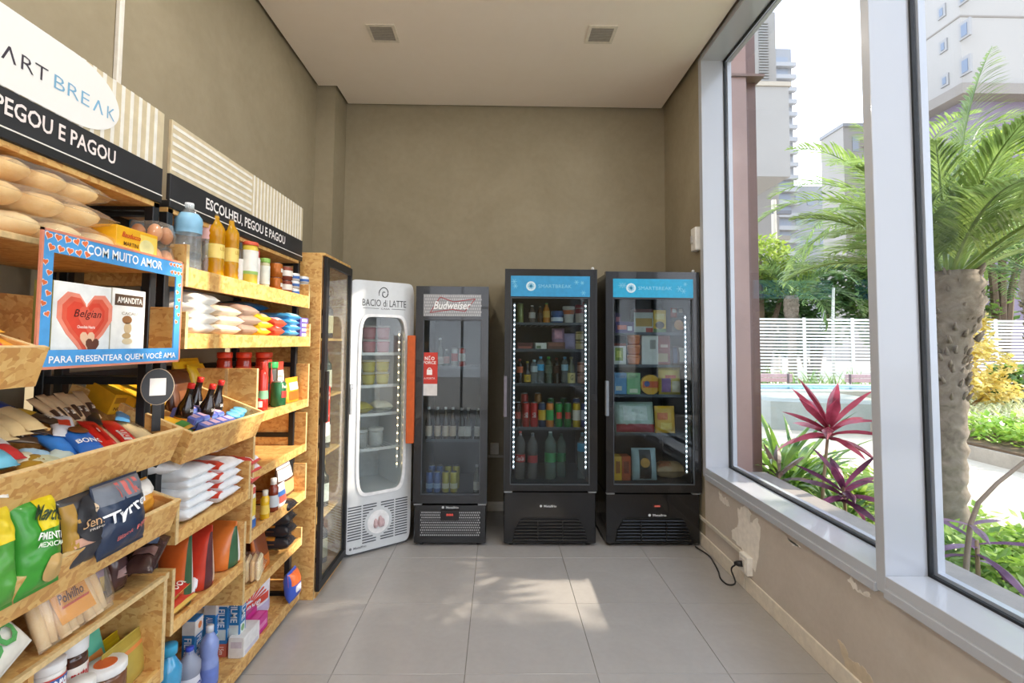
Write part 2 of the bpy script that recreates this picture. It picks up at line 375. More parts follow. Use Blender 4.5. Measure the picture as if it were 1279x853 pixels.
# ------------------------------------------------------------------ product builders (front = local -Y, up = +Z)
class Loft:
    """closed body through sections (z, half-width, half-depth, squareness)"""
    def __init__(s, secs, n=20): s.s = secs; s.n = n
    def sec(s, z):
        S = s.s
        if z <= S[0][0]: return S[0][1:]
        for a, b in zip(S, S[1:]):
            if z <= b[0]:
                t = (z-a[0])/max(1e-9, b[0]-a[0]); return tuple(p+(q-p)*t for p, q in zip(a[1:], b[1:]))
        return S[-1][1:]
    def pt(s, th, z, off=0):
        rx, ry, p = s.sec(z); c, q = math.cos(th), math.sin(th)
        return ((rx+off)*math.copysign(abs(c)**(2/p), c), (ry+off)*math.copysign(abs(q)**(2/p), q), z)
    def body(s, name, mat, par, smooth=True):
        m = MB(); m.rings([[s.pt(2*PI*j/s.n, a[0]) for j in range(s.n)] for a in s.s]); return m.build(name, mat, par, smooth)
    def patch(s, name, mat, par, z0, z1, a0=-180, a1=180, off=.0007):
        n = max(4, int(s.n*(a1-a0)/360)*2); zs = sorted({z0, z1} | {a[0] for a in s.s if z0 < a[0] < z1})
        full = a1-a0 >= 359
        m = MB(); m.rings([[s.pt(-PI/2+math.radians(a0+(a1-a0)*j/n), z, off) for j in range(n if full else n+1)] for z in zs], False, False, full)
        return m.build(name, mat, par, True)
    def fn(s, u, v, off=.0016):
        rx, ry, p = s.sec(v); k = min(.98, abs(u)/rx); return (u, -(ry+off)*(1-k**p)**(1/p), v)
class Pillow:
    """filled bag or wrapper lying flat: x across, y along, top +Z"""
    def __init__(s, w, l, t, a=3., wr=.06, seed=0, nu=8, nv=10, flat=.06): s.w, s.l, s.t, s.a, s.wr, s.q, s.nu, s.nv, s.fl = w, l, t, a, wr, seed*1.7, nu, nv, flat
    def f(s, x, y):
        u = min(1, abs(2*x/s.w)); v = min(1, abs(2*y/s.l-1)/(1-s.fl))
        g = max(0, (1-u**s.a)*(1-v**s.a))**.5
        return max(.02, g+s.wr*g*2.2*noise.noise((x*28, y*28, s.q))+s.wr*g*1.4*noise.noise((x*70, y*45, s.q+3))+s.wr*(math.sin(9*x/s.w+s.q+5*v)*math.cos(7*y/s.l*2+s.q*2))*g+s.wr*.8*math.sin(22*x/s.w+s.q)*(v**4)*g)
    def top(s, x, y, off=0): return (x, y, s.t*.5+s.t*.5*s.f(x, y)+off)
    def bot(s, x, y): return (x, y, s.t*.5-s.t*.5*min(1, s.f(x, y)))
    def body(s, name, mat, par):
        m = MB(); A, N = s.nu, s.nv
        xs = [s.w/2*math.sin(PI/2*(2*i/A-1)) for i in range(A+1)]; ys = [s.l*j/N for j in range(N+1)]
        ys = sorted(set(ys) | {s.l*.03, s.l*.97})
        g = [[s.top(x, y) for x in xs] for y in ys]; h = [[s.bot(x, y) for x in xs] for y in ys]
        n = len(xs); K = len(ys); vs = [p for r in g for p in r]+[p for r in h for p in r]; o = n*K; fs = []
        for j in range(K-1):
            for i in range(n-1):
                a = j*n+i; fs.append((a, a+1, a+n+1, a+n)); fs.append((o+a, o+a+n, o+a+n+1, o+a+1))
            a = j*n; fs.append((a, a+n, o+a+n, o+a)); a = j*n+n-1; fs.append((a, o+a, o+a+n, a+n))
        for i in range(n-1):
            fs.append((i, o+i, o+i+1, i+1)); a = (K-1)*n+i; fs.append((a, a+1, o+a+1, o+a))
        return m.add(vs, fs).build(name, mat, par, True)
    def patch(s, name, mat, par, x0, x1, y0, y1, off=.0018, n=7):
        n = 16 if s.nu > 10 else 8; m = MB(); m.rings([[s.top(s.w/2*(x0+(x1-x0)*i/n), s.l*(y0+(y1-y0)*j/n), off) for i in range(n+1)] for j in range(n+1)], False, False, False)
        return m.build(name, mat, par, True)
    def oval(s, name, mat, par, cx, cy, rx, ry, off=.0042, n=20):
        m = MB(); vs = [s.top(s.w/2*cx, s.l*cy, off)]; K = 5
        for k in range(1, K+1):
            vs += [s.top(s.w/2*cx+rx*k/K*math.cos(2*PI*j/n), s.l*cy+ry*k/K*math.sin(2*PI*j/n), off) for j in range(n)]
        fs = [(0, 1+j, 1+(j+1) % n) for j in range(n)]
        for k in range(K-1):
            a = 1+k*n; fs += [(a+j, a+n+j, a+n+(j+1) % n, a+(j+1) % n) for j in range(n)]
        return m.add(vs, fs).build(name, mat, par, True)
    def fn(s, u, v, off=.0066): return s.top(u, s.l/2+v, off)
def pm(c, r=.35, **k): return paint(c, r, **k)
def text_list(ts, fn_of, par):
    for a in ts or ():
        s, st, u, v, w, h, c = a[:7]; turn = a[7] if len(a) > 7 else 0
        lettering(s, st, fn_of, w, h, pm(c, .5, var=0), par, u, v, turn=turn)
def bottle(name, lab, loc, r, h, body, cap='ffffff', label=None, kind='pet', rot=0, group=None, cat='bottle', text=None, capw=.42, lz=(.3, .62), liquid=None, mat=None, sq=2.):
    t = thing(name, lab, cat, loc, rot, group)
    P = {'pet': [(0, .9), (.02, 1), (.07, 1), (.10, .94), (.13, 1), (.19, .94), (.23, 1), (.29, 1), (.30, .96), (.62, .96), (.63, 1), (.68, .95), (.72, 1), (.78, .93), (.85, .66), (.9, .4), (.92, .36), (.97, .36)],
         'wine': [(0, .95), (.02, 1), (.6, 1), (.66, .92), (.72, .55), (.78, .36), (.9, .32), (.97, .34)],
         'beer': [(0, .95), (.02, 1), (.52, 1), (.6, .9), (.72, .5), (.8, .4), (.95, .36), (.97, .38)],
         'soy': [(0, .95), (.02, 1), (.45, .98), (.58, .85), (.7, .5), (.8, .4), (.9, .38), (.95, .38)],
         'mayo': [(0, .9), (.02, 1), (.25, 1), (.45, .9), (.7, .95), (.78, .7), (.84, .5)],
         'milk': [(0, .94), (.02, 1), (.62, 1), (.75, .8), (.86, .46), (.94, .44)],
         'jug': [(0, .9), (.03, 1), (.4, 1), (.5, .86), (.62, .98), (.74, .95), (.84, .55), (.9, .36), (.95, .36)]}[kind]
    L = Loft([(z*h, q*r, q*r, sq) for z, q in P])
    L.body('body', mat or pm(body, .12, coat=.5), t)
    zt = P[-1][0]*h; cr = r*capw
    MB().lathe([(cr, zt-.05*h), (cr, h-.003), (cr*.92, h)], 14).build('cap', pm(cap, .35), t, True)
    if liquid:
        Ll = Loft([(z*h*.9+.003, q*r*.93, q*r*.93, sq) for z, q in P[:-3]]); Ll.body('liquid', liquid, t)
    if label:
        lb = L.patch('label', pm(label, .4), t, lz[0]*h, lz[1]*h)
        text_list([(a[0], a[1], a[2]*r, a[3]*h, a[4]*r, a[5]*h)+tuple(a[6:]) for a in text or ()], lambda u, v: L.fn(u, v, .0016), t)
    return t
def jar(name, lab, loc, r, h, body, lid, label=None, rot=0, group=None, cat='jar', text=None, lidh=.16, lidw=1.02, lz=(.15, .75), mat=None, taper=1., stripe=None):
    t = thing(name, lab, cat, loc, rot, group)
    L = Loft([(0, r*.92*taper, r*.92*taper, 2), (.03*h, r*taper, r*taper, 2), (.5*h, r*(1+taper)/2, r*(1+taper)/2, 2), (h*(1-lidh-.06), r, r, 2), (h*(1-lidh), r*.9, r*.9, 2)], 18)
    L.body('body', mat or pm(body, .15, coat=.4), t)
    MB().lathe([(r*lidw*.98, h*(1-lidh)), (r*lidw, h*(1-lidh)+.002), (r*lidw, h-.003), (r*lidw*.95, h)], 18).build('lid', pm(lid, .35), t, True)
    if label: L.patch('label', pm(label, .4), t, lz[0]*h, lz[1]*h, off=.001)
    if stripe: L.patch('label_band', pm(stripe[0], .4), t, stripe[1]*h, stripe[2]*h, off=.0016)
    text_list([(a[0], a[1], a[2]*r, a[3]*h, a[4]*r, a[5]*h)+tuple(a[6:]) for a in text or ()], lambda u, v: L.fn(u, v, .0026), t)
    return t
def can(name, lab, loc, r, h, c, band=None, top='c9ccce', rot=0, group=None, cat='can', oval=None, text=None, bz=(.3, .7)):
    t = thing(name, lab, cat, loc, rot, group)
    L = Loft([(0, r*.82, r*.82, 2), (.05*h, r, r, 2), (.5*h, r, r, 2), (.9*h, r, r, 2), (.97*h, r*.84, r*.84, 2)], 18)
    L.body('body', pm(c, .25, metal=.25), t)
    MB().lathe([(r*.86, h*.97), (r*.86, h-.001), (r*.8, h), (r*.76, h*.985)], 18).build('rim', pm(top, .25, metal=.9), t, True)
    if band: L.patch('label', pm(band, .35), t, bz[0]*h, bz[1]*h)
    if oval: L.patch('emblem', pm(oval, .35), t, h*.36, h*.62, -42, 42, .0012)
    text_list([(a[0], a[1], a[2]*r, a[3]*h, a[4]*r, a[5]*h)+tuple(a[6:]) for a in text or ()], lambda u, v: L.fn(u, v, .0022), t)
    return t
def carton(name, lab, loc, w, d, h, c, rot=0, group=None, cat='box', panels=(), text=(), b=.0012, discs=()):
    t = thing(name, lab, cat, loc, rot, group)
    B(-w/2, w/2, -d/2, d/2, 0, h, b).build('body', pm(c, .45), t)
    e = .0005
    for i, (face, u0, u1, v0, v1, pc) in enumerate(panels):
        u0, u1, v0, v1 = [q for q in (u0, u1, v0, v1)]; ee = e*(1+.3*i)
        if face == 'f': m = B(u0*w-w/2, u1*w-w/2, -d/2-ee, -d/2+.001, v0*h, v1*h)
        elif face == 'l': m = B(-w/2-ee, -w/2+.001, d/2-u1*d, d/2-u0*d, v0*h, v1*h)
        elif face == 'r': m = B(w/2-.001, w/2+ee, u0*d-d/2, u1*d-d/2, v0*h, v1*h)
        else: m = B(u0*w-w/2, u1*w-w/2, v0*d-d/2, v1*d-d/2, h-.001, h+ee)
        m.build('printed_panel', pm(pc, .4), t)
    for face, u, v, ru, rv, pc in discs:
        n = 20; m = MB()
        if face == 'f': m.prism([(u*w-w/2+ru*math.cos(2*PI*k/n), v*h+rv*math.sin(2*PI*k/n)) for k in range(n)], -d/2-.0013, -d/2+.001, 'y')
        else: m.prism([(u*w-w/2+ru*math.cos(2*PI*k/n), v*d-d/2+rv*math.sin(2*PI*k/n)) for k in range(n)], h-.001, h+.0013, 'z')
        m.build('printed_emblem', pm(pc, .4), t)
    for a in text:
        face, s, st, u, v, tw, th, tcx = a[:8]; turn = a[8] if len(a) > 8 else 0
        if face == 'f': fn = lambda x, y: (x-w/2, -d/2-.0022, y)
        elif face == 'l': fn = lambda x, y: (-w/2-.0022, d/2-x, y)
        else: fn = lambda x, y: (x-w/2, y-d/2, h+.0022)
        W_, H_ = (w, h) if face == 'f' else ((d, h) if face == 'l' else (w, d))
        lettering(s, st, fn, tw, th, pm(tcx, .5, var=0), t, u*W_, v*H_, turn=turn)
    return t
def pouch(name, lab, loc, w, h, th, c, rot=0, group=None, cat='pouch', patches=(), text=(), top=.1, rough=.3, metal=0., oval=None):
    """stand-up pouch with a sealed top"""
    t = thing(name, lab, cat, loc, rot, group)
    S = [(0, w*.44, th*.42, 2.6), (h*.04, w*.48, th*.5, 2.6), (h*.2, w*.5, th*.5, 2.4), (h*.45, w*.49, th*.44, 2.2), (h*.7, w*.485, th*.28, 2.1), (h*.88, w*.49, th*.09, 2.1), (h*.9, w*.5, th*.03, 3), (h, w*.5, th*.025, 3)]
    S = [(z, a, max(b, .0012), p) for z, a, b, p in S]
    L = Loft(S, 24); L.body('body', pm(c, rough, metal=metal, coat=.3), t)
    for z0, z1, a0, a1, pc in patches: L.patch('printed_panel', pm(pc, rough), t, z0*h, z1*h, a0, a1, .0009)
    text_list([(a[0], a[1], a[2]*w, a[3]*h, a[4]*w, a[5]*h)+tuple(a[6:]) for a in text], lambda u, v: L.fn(u, v, .003), t)
    return t
def sack(name, lab, loc, w, l, th, c, rot=0, group=None, cat='bag', patches=(), text=(), ovals=(), mat=None, seed=0, rough=.35, wr=.06, a=3., flat=.06):
    """soft bag or wrapper; lying by default, give rot=(pi/2,0,rz) to stand it up"""
    t = thing(name, lab, cat, loc, rot, group); big = w*l > .012; P = Pillow(w, l, th, a, wr, seed, 16 if big else 8, 20 if big else 10, flat)
    P.body('wrapper', mat or pm(c, rough, coat=.2), t)
    for x0, x1, y0, y1, pc in patches: P.patch('printed_panel', pm(pc, rough), t, x0, x1, y0, y1)
    for cx, cy, rx, ry, pc in ovals: P.oval('printed_emblem', pm(pc, rough), t, cx, cy, rx, ry)
    text_list([(q[0], q[1], q[2]*w/2, (q[3]-.5)*l, q[4]*w, q[5]*l)+tuple(q[6:]) for q in text], P.fn, t)
    return t
# reading positions off a shelf plane x
def rd(px0, px1, pyt, x):
    c = at((px0+px1)/2, pyt, x=x); return c.y, (px1-px0)/2*c.y/F_PX, c.z
def bxs(px0, px1, pyt, x):
    a = at(px0, pyt, x=x); b = at(px1, pyt, x=x); return (a.y+b.y)/2, b.y-a.y, (a.z+b.z)/2
RS = PI/2
texts([('SM', 'l'), ('RT', 'l'), ('BRE', 'l'), ('K', 'l'), ('SMARTBREAK', 'l'), ('ESCOLHEU, PEGOU E PAGOU', 'b'), ('COM MUITO AMOR', 'b'), ('PARA PRESENTEAR QUEM VOCÊ AMA', 'b'), ('Belgian', 'i'), ('Chocolate Hearts', 'b'), ('AMANDITA', 'b'), ('CACAU', 'n'),
  ('Bauducco', 'ib'), ('MARTINI', 'b'), ('FELIZ', 'b'), ('BONO', 'b'), ('CHOCO', 'b'), ('DUO', 'x'), ('Marcida', 'ib'), ('PIMENTA', 'b'), ('MEXICANA', 'b'), ('Sensa', 'i'), ('PREMIUM', 'n'), ('Tyrrell', 'b'), ('Black Pepper', 'i'), ('GLOBO', 'x'), ('Polvilho', 'ib'), ('MINI', 'x'), ('FOOD', 'b'), ('nutella', 'b'), ('oreo', 'ib'),
  ('LIZA', 'b'), ('HEINZ', 'b'), ('Neve', 'ib'), ('FILME', 'b'), ('15m', 'b'), ('ALUMINIO', 'b'), ('YPÊ', 'ib'), ('&joy', 'b'), ('NUTS', 'b'), ('Predilecta', 'b'), ('SALT', 'b'),
  ('BACIO di LATTE', 'n'), ('CASA', 'n'), ('Metalfrio', 'b'), ('Budweiser', 'ib'), ('NÃO', 'x'), ('FORCE', 'b'), ('A PORTA', 'n'), ('Coca-Cola', 'ib'), ('G', 'b'), ('Giusto', 'n'), ('Sadia', 'ib'), ('888', 'n'), ('PEPSI', 'b'), ('NECTAR', 'n'), ('bis', 'b'), ('Plic', 'ib')])
# ------------------------------------------------------------------ shelving units on the left wall
def rebase(root, loc):
    loc = Vector(loc); root.location = loc
    for ch in root.children: ch.location = Vector(ch.location)-loc
def flat_tray(root, y0, y1, z, xb, xf, lip=.05, el=.12, er=.12, back=0., t=.015, dividers=()):
    bz = z+max(0, lip-.022)                                   # the board sits just below the top of the front strip
    b = B(xb, xf-t, y0+t, y1-t, bz, bz+t).build('tray_base', OSB, root)
    if lip: B(xf-t, xf, y0+t, y1-t, z, z+lip, .001).build('front_lip', OSB, b)
    else: B(xf-t, xf, y0+t, y1-t, z, z+t, .001).build('front_edge', OSB_EDGE, b)
    for yy, e in ((y0, el), (y1-t, er)):
        if e:
            B(xb, xf-.002, yy, yy+t, z, z+e, .001).build('end_board', OSB, b)
            B(xf-.002, xf, yy, yy+t, z, z+e).build('edge_strip', OSB_EDGE, b)
    if back: B(xb-t, xb, y0, y1, z, z+back, .001).build('back_board', OSB, b)
    for yy, e in dividers: B(xb, xf-t, yy, yy+t*.7, bz+t, z+e, .001).build('divider', OSB, b)
    return b
class Slant:
    def __init__(s, root, xf, zf, a, depth, y0, y1, fh, dividers=(), er=True, el=True, t=.014, side=.1):
        s.o = Vector((xf, 0, zf)); s.a = a; s.R = Matrix.Rotation(a, 3, 'Y')
        b = B(-depth, 0, y0+t, y1-t, -t, 0).build('tray_base', OSB, root); b.location = s.o; b.rotation_euler = (0, a, 0)
        B(0, t, y0, y1, -t, fh, .0012).build('front_board', OSB, b)
        B(.0005, t-.0005, y0+.001, y1-.001, fh, fh+.0012).build('edge_strip', OSB_EDGE, b)
        for yy, q in ((y0, el), (y1-t, er)):
            if q: B(-depth, 0, yy, yy+t, -t, side, .001).build('end_board', OSB, b); B(-depth, 0, yy+.001, yy+t-.001, side, side+.0012).build('edge_strip', OSB_EDGE, b)
        for yy, hh, d0, d1 in dividers: B(-d1, -d0, yy, yy+t*.7, 0, hh, .001).build('divider', OSB, b)
    def loc(s, d, y, h=0.): return s.o+s.R @ Vector((-d, 0, h))+Vector((0, y, 0))
    def rot(s, rz=RS, rx=0., ry=0.): return (s.R @ Matrix.Rotation(rz, 3, 'Z') @ Matrix.Rotation(rx, 3, 'X') @ Matrix.Rotation(ry, 3, 'Y')).to_euler()
TAN = paint('d6c8a8', .5); STRIPE = paint('f1eee6', .5); BAND = paint('25272c', .5, var=.12, scale=12)
def header(root, y0, y1, stripes):
    p = B(-1.172, -1.160, y0, y1, 2.085, 2.278, .001).build('header_panel', TAN, root)
    for s in stripes:
        B(-1.1605, -1.1588, s[0], s[1], s[2], s[3]).build('stripe', STRIPE, p)
    b = B(-1.172, -1.158, y0, y1, 1.992, 2.085, .001).build('header_band', BAND, root)
    B(-1.1575, -1.1560, y0, y1, 1.990, 1.9935).build('light_line', paint('f2efe8', .4), b)
    r = B(-1.2, -1.156, y0, y1, 1.965, 1.99, .002).build('top_rail', BLACKM, root)
    B(-1.55, -1.165, y0, y1, 1.948, 1.964).build('top_board', OSB, root)
    return p, b
def frame(root, ys, backbars):
    for y in ys:
        for x in (-1.195, -1.53):
            B(x, x+.03, y-.015, y+.015, 0, 1.965, .002).build('post', BLACKM, root)
        for z in (.06, .62, .95, 1.35, 1.6, 1.935): B(-1.50, -1.195, y-.012, y+.012, z, z+.025).build('side_bar', BLACKM, root)
    for z in backbars: B(-1.53, -1.505, ys[0], ys[-1], z, z+.03).build('back_bar', BLACKM, root)
# --- first unit (the one under the white oval sign)
U1 = thing('shelving_unit', 'black framed shelving unit with chipboard trays and white oval sign', 'shelf', group=None)
Y0, Y1 = .38, 1.672
hp, hb = header(U1, Y0, Y1, [(y, y+.013, 2.0852, 2.2778) for y in [Y0+.02+.036*k for k in range(36)] if y < Y1-.015])
N = 28; c0 = at(148, 140, x=-1.16); yr = c0.y
ov = [(yr-.16+.16*math.cos(-PI/2+PI*k/N), 2.1815+.095*math.sin(-PI/2+PI*k/N)) for k in range(N+1)]
ov += [(.62+.16*math.cos(PI/2+PI*k/N), 2.1815+.095*math.sin(PI/2+PI*k/N)) for k in range(N+1)]
MB().prism(ov, -1.1585, -1.1572, 'x').build('oval_plate', paint('f3f3f1', .45, var=0), hp)
def wallfn(x): return lambda u, v: (x, u, v)
DK, BLU = paint('3a3340', .5, var=0), paint('7fb4d6', .5, var=0)
ca, cb = at(2, 70, x=-1.157), at(143, 142, x=-1.157); zt = 2.168
step = (cb.y-ca.y)/7.6; y = ca.y-2*step
def lam(m, u, zc, w, h, par):
    k = MB(); th = w*.15
    k.prism([(u-w/2, zc-h/2), (u-w/2+th, zc-h/2), (u, zc+h/2-th*1.4), (u+w/2-th, zc-h/2), (u+w/2, zc-h/2), (u+th*.45, zc+h/2), (u-th*.45, zc+h/2)], -1.1572, -1.1564, 'x'); k.build('lettering', m, par)
lettering('SM', 'l', wallfn(-1.1565), step*1.65, .036, DK, hp, ca.y-1.05*step, zt)
lam(DK, ca.y+.38*step, zt, step*.8, .036, hp)
lettering('RT', 'l', wallfn(-1.1565), step*1.6, .036, DK, hp, ca.y+1.85*step, zt)
lettering('BRE', 'l', wallfn(-1.1565), step*2.5, .036, BLU, hp, ca.y+4.3*step, zt)
lam(BLU, ca.y+6.25*step, zt, step*.8, .036, hp)
lettering('K', 'l', wallfn(-1.1565), step*.65, .036, BLU, hp, ca.y+7.3*step, zt)
ea, eb = at(0, 130, x=-1.157), at(144, 200, x=-1.157)
wch = (eb.y-ea.y)/12.6
lettering('ESCOLHEU, PEGOU E PAGOU', 'b', wallfn(-1.1565), wch*22.3, .05, paint('f4e9e6', .5, var=0), hb, eb.y-wch*11.15, 2.04)
frame(U1, (Y0+.02, Y1-.012), (.1, .75, 1.35, 1.9))
flat_tray(U1, Y0, 1.665, 1.722, -1.5, -1.09, 0, 0, 0)
g_tr = flat_tray(U1, 1.10, 1.665, 1.428, -1.40, -1.07, 0, 0, .18, .2)
NEAR = Slant(U1, -1.02, 1.413, .30, .36, Y0, 1.092, .075, side=.07)
CANDY = Slant(U1, -1.092, 1.118, .385, .38, Y0, 1.662, .10, dividers=((1.10, .07, .13, .37), (1.36, .08, .17, .36)), side=.10)
CHIPS = Slant(U1, -1.085, .89, .33, .38, Y0, 1.662, .092, dividers=(), side=.09)
flat_tray(U1, Y0, 1.658, .722, -1.46, -1.07, 0, 0, .02)
low = flat_tray(U1, Y0, 1.658, .40, -1.46, -1.075, .045, 0, .325)
B(-1.46, -1.09, 1.20, 1.215, .40, .72, .001).build('divider', OSB, low)
flat_tray(U1, Y0, 1.658, .06, -1.46, -1.075, .05, 0, .3)
rebase(U1, (-1.34, 1.02, 0))
# --- second unit
U2 = thing('shelving_unit', 'black framed shelving unit with chipboard trays and striped header beside the glass cabinet', 'shelf')
Y2, Y3 = 1.712, 2.872
hp, hb = header(U2, Y2, Y3, [(Y2+.005, 2.275, 2.100+.03*k, 2.112+.03*k) for k in range(6)]+[(y, y+.012, 2.0852, 2.2778) for y in [2.29+.034*k for k in range(17)] if y < Y3-.015])
ea, eb = at(257, 260, x=-1.157), at(356, 300, x=-1.157)
lettering('ESCOLHEU, PEGOU E PAGOU', 'b', wallfn(-1.1565), eb.y-ea.y, .052, paint('f4f0ee', .5, var=0), hb, (ea.y+eb.y)/2, 2.035)
frame(U2, (Y2+.018, Y3-.018), (.1, .75, 1.35, 1.9))
OILZ, RICEZ = 1.688, 1.468
flat_tray(U2, 1.735, 2.868, OILZ, -1.46, -1.105, .07, .15, .14)
flat_tray(U2, 1.728, 2.868, RICEZ, -1.46, -1.095, .055, .13, .13)
SAUCE = Slant(U2, -1.098, 1.088, .37, .36, 1.722, 2.245, .098, dividers=((1.93, .06, .14, .34),), side=.10)
bA = flat_tray(U2, 2.25, 2.868, 1.122, -1.47, -1.095, .045, .25, .245)
B(-1.24, -1.225, 2.249, 2.2505, 1.13, 1.37).build('joint_strip', OSB_EDGE, bA)
flat_tray(U2, 2.25, 2.868, .868, -1.47, -1.10, .042, .24, .22)
FLZ = .80
flat_tray(U2, 1.722, 2.225, FLZ, -1.46, -1.095, .047, .155, .165)
flat_tray(U2, 2.235, 2.868, .600, -1.47, -1.095, .048, .255, .2)
flat_tray(U2, 1.722, 2.21, .498, -1.46, -1.10, .042, .22, .21)
flat_tray(U2, 2.22, 2.868, .34, -1.47, -1.11, .045, .18, .1)
flat_tray(U2, 1.722, 2.90, .02, -1.5, -1.13, .055, .3, .115)
# board wall between the rows, seen behind the divider
B(-1.49, -1.475, 1.73, 2.86, .80, 1.12).build('back_panel', OSB, U2)
B(-1.49, -1.475, 1.73, 2.86, .05, .78).build('back_panel', OSB, U2)
rebase(U2, (-1.34, 2.29, 0))
# ------------------------------------------------------------------ goods on the first unit
# top shelf: bags of bread rolls, toast boxes, eggs
Z = 1.738
FILM = clear('fdfaf2', .10, .08, name='film')
BUN = plaster_mat('bun_crust', 'e4b878', 'f4dcae', rough=.6, scale=14)
BUN2 = plaster_mat('bun_pale', 'ecd3a0', 'f6e8c8', rough=.6, scale=14)
def bread_bag(lab, loc, w, l, h, nx, ny, mat, rz=RS, nz=1):
    t = thing('bread_bag', lab, 'bread', loc, rz)
    for k in range(nz):
        for i in range(nx):
            for j in range(ny):
                q = MB(); rx, ry = w/nx*.5, l/ny*.5
                q.ball((-w/2+rx*(2*i+1), -l/2+ry*(2*j+1), h/nz*(k+.5)), rx*.98, ry*.98, h/nz*.52, 12, 8); q.build('bread_roll', mat, t, True)
    P = Pillow(w*1.1, l*1.12, h*1.14, 4, .08, w); b = P.body('film_bag', FILM, t); b.location = (0, -l*.56, -.004)
    return t
for lab, px, py, x, w, l, h, m, nx, ny, dz in (
    ('clear bag of pale bread rolls at the bottom of the bread pile', 60, 290, -1.19, .36, .15, .062, BUN2, 3, 1, .004),
    ('clear bag of golden bread rolls resting on the pale rolls', 35, 262, -1.20, .34, .16, .06, BUN, 3, 1, .072),
    ('topmost clear bag of bread rolls under the black sign band', 40, 235, -1.21, .30, .16, .058, BUN, 3, 1, .138)):
    c = at(px, py, x=x); bread_bag(lab, (x, c.y, Z+dz), w, l, h, nx, ny, m)
yb, wb_, zt = bxs(143, 196, 288, -1.12)
carton('toast_box', 'yellow toast carton with red script on the bread shelf', (-1.165, yb, Z), wb_*.98, .10, zt-Z, 'f0b51e', RS, 'yellow toast cartons', 'box',
       panels=(('f', .55, .98, .12, .9, 'f6d864'), ('f', .12, .5, .2, .34, 'd8401f')), discs=(('f', .72, .5, .032, .026, 'e8e0a0'),), text=(('f', 'Bauducco', 'ib', .33, .75, .075, .016, 'c8371d'), ('f', 'MARTINI', 'b', .33, .48, .06, .012, '5a3a10')))
carton('toast_box', 'second yellow toast carton lying behind on top of the first', (-1.275, yb-.04, Z), wb_*1.1, .085, zt-Z+.018, 'eda522', RS+.12, 'yellow toast cartons', 'box',
       panels=(('f', .5, .98, .6, .98, 'd98a1a'),), text=(('f', 'FELIZ', 'b', .7, .86, .07, .016, '7a4a10'),))
SHELL = clear('fbf7ef', .08, .05, name='film')
for k, lab in enumerate(('lower clear carton of brown eggs beside the toast box', 'upper clear carton of brown eggs beside the toast box')):
    yb, wb_, zt = bxs(196, 221, 300, -1.11)
    t = thing('egg_carton', lab, 'eggs', (-1.165, yb+.006, Z+k*.078), RS, 'egg cartons')
    w_, d_ = .105, .11
    for i in range(2):
        for j in range(2):
            q = MB(); q.ball((-w_/4+i*w_/2, -d_/4+j*d_/2, .036), .0215, .0215, .03, 12, 8); q.build('egg', pm('c98b5f' if (i+j) % 2 else 'd89c70', .45), t, True)
    Loft([(0, w_*.48, d_*.48, 5), (.03, w_*.5, d_*.5, 5), (.034, w_*.53, d_*.53, 5), (.038, w_*.5, d_*.5, 5), (.072, w_*.45, d_*.45, 4)], 24).body('clear_shell', SHELL, t)
for lab, px0, px1, py, x, c1, c2 in (('dark bag with white lettering behind the toast boxes', 138, 165, 258, -1.40, '2a2a2e', 'd9d4c8'), ('blue bag behind the toast boxes by the egg cartons', 163, 192, 258, -1.38, '4f9ed0', 'e9eef2')):
    yb, wb_, zt = bxs(px0, px1, py, x)
    pouch('snack_bag', lab, (x, yb, Z), wb_, zt-Z, .07, c1, RS, None, 'bag', patches=((.2, .6, -60, 60, c2),))
# gift row: frame, two gift boxes, pyramid sweets
GZ = 1.444
t = thing('gift_frame', 'blue heart printed cardboard frame around the chocolate boxes', 'sign', (-1.045, 1.325, GZ))
ya, yb = at(48, 375, x=-1.045).y, at(225, 390, x=-1.045).y
H0, H1 = at(222, 449, x=-1.045).z-GZ-.004, at(227, 330, x=-1.045).z-GZ+.004; ya -= 1.325; yb -= 1.325
fr = MB()
OUT = [(ya, H0), (yb, H0), (yb, H1), (ya, H1)]; bw = .042
INN = [(ya+.03, H0+bw), (yb-.03, H0+bw), (yb-.03, H1-.05), (ya+.03, H1-.05)]
for xx, fl_ in ((.002, False), (-.002, True)):
    vs = [(xx, p[0], p[1]) for p in OUT+INN]; fs = [(i, (i+1) % 4, 4+(i+1) % 4, 4+i) for i in range(4)]; fr.add(vs, [f[::-1] for f in fs] if fl_ else fs)
for L4 in (OUT, INN): fr.add([(xx, p[0], p[1]) for xx in (.002, -.002) for p in L4], [(i, (i+1) % 4, 4+(i+1) % 4, 4+i) for i in range(4)])
fr.build('frame_board', paint('4f9ede', .45), t)
ed = MB()
for L4, g in ((OUT, .003),):
    for i in range(4):
        (a0, b0), (a1, b1) = L4[i], L4[(i+1) % 4]
        ed.box(-.0025, .003, min(a0, a1)-g, max(a0, a1)+g, min(b0, b1)-g, max(b0, b1)+g)
ed.build('frame_edge', paint('d98a70', .5), t)
WT = paint('f4f6f8', .5, var=0)
lettering('COM MUITO AMOR', 'b', wallfn(.0035), (yb-ya)*.56, .026, WT, t, (ya+yb)/2+.01, H1-.025)
lettering('PARA PRESENTEAR QUEM VOCÊ AMA', 'b', wallfn(.0035), (yb-ya)*.9, .024, WT, t, (ya+yb)/2+.005, H0+.02)
def heart(cy, cz, s, tilt, x=.0026):
    pts = []
    for k in range(18):
        a = 2*PI*k/18; px, pz = .0625*16*math.sin(a)**3, .0625*(13*math.cos(a)-5*math.cos(2*a)-2*math.cos(3*a)-math.cos(4*a))
        pts.append((cy+s*(px*math.cos(tilt)-pz*math.sin(tilt)), cz+s*(px*math.sin(tilt)+pz*math.cos(tilt))))
    return pts
rn = random.Random(4)
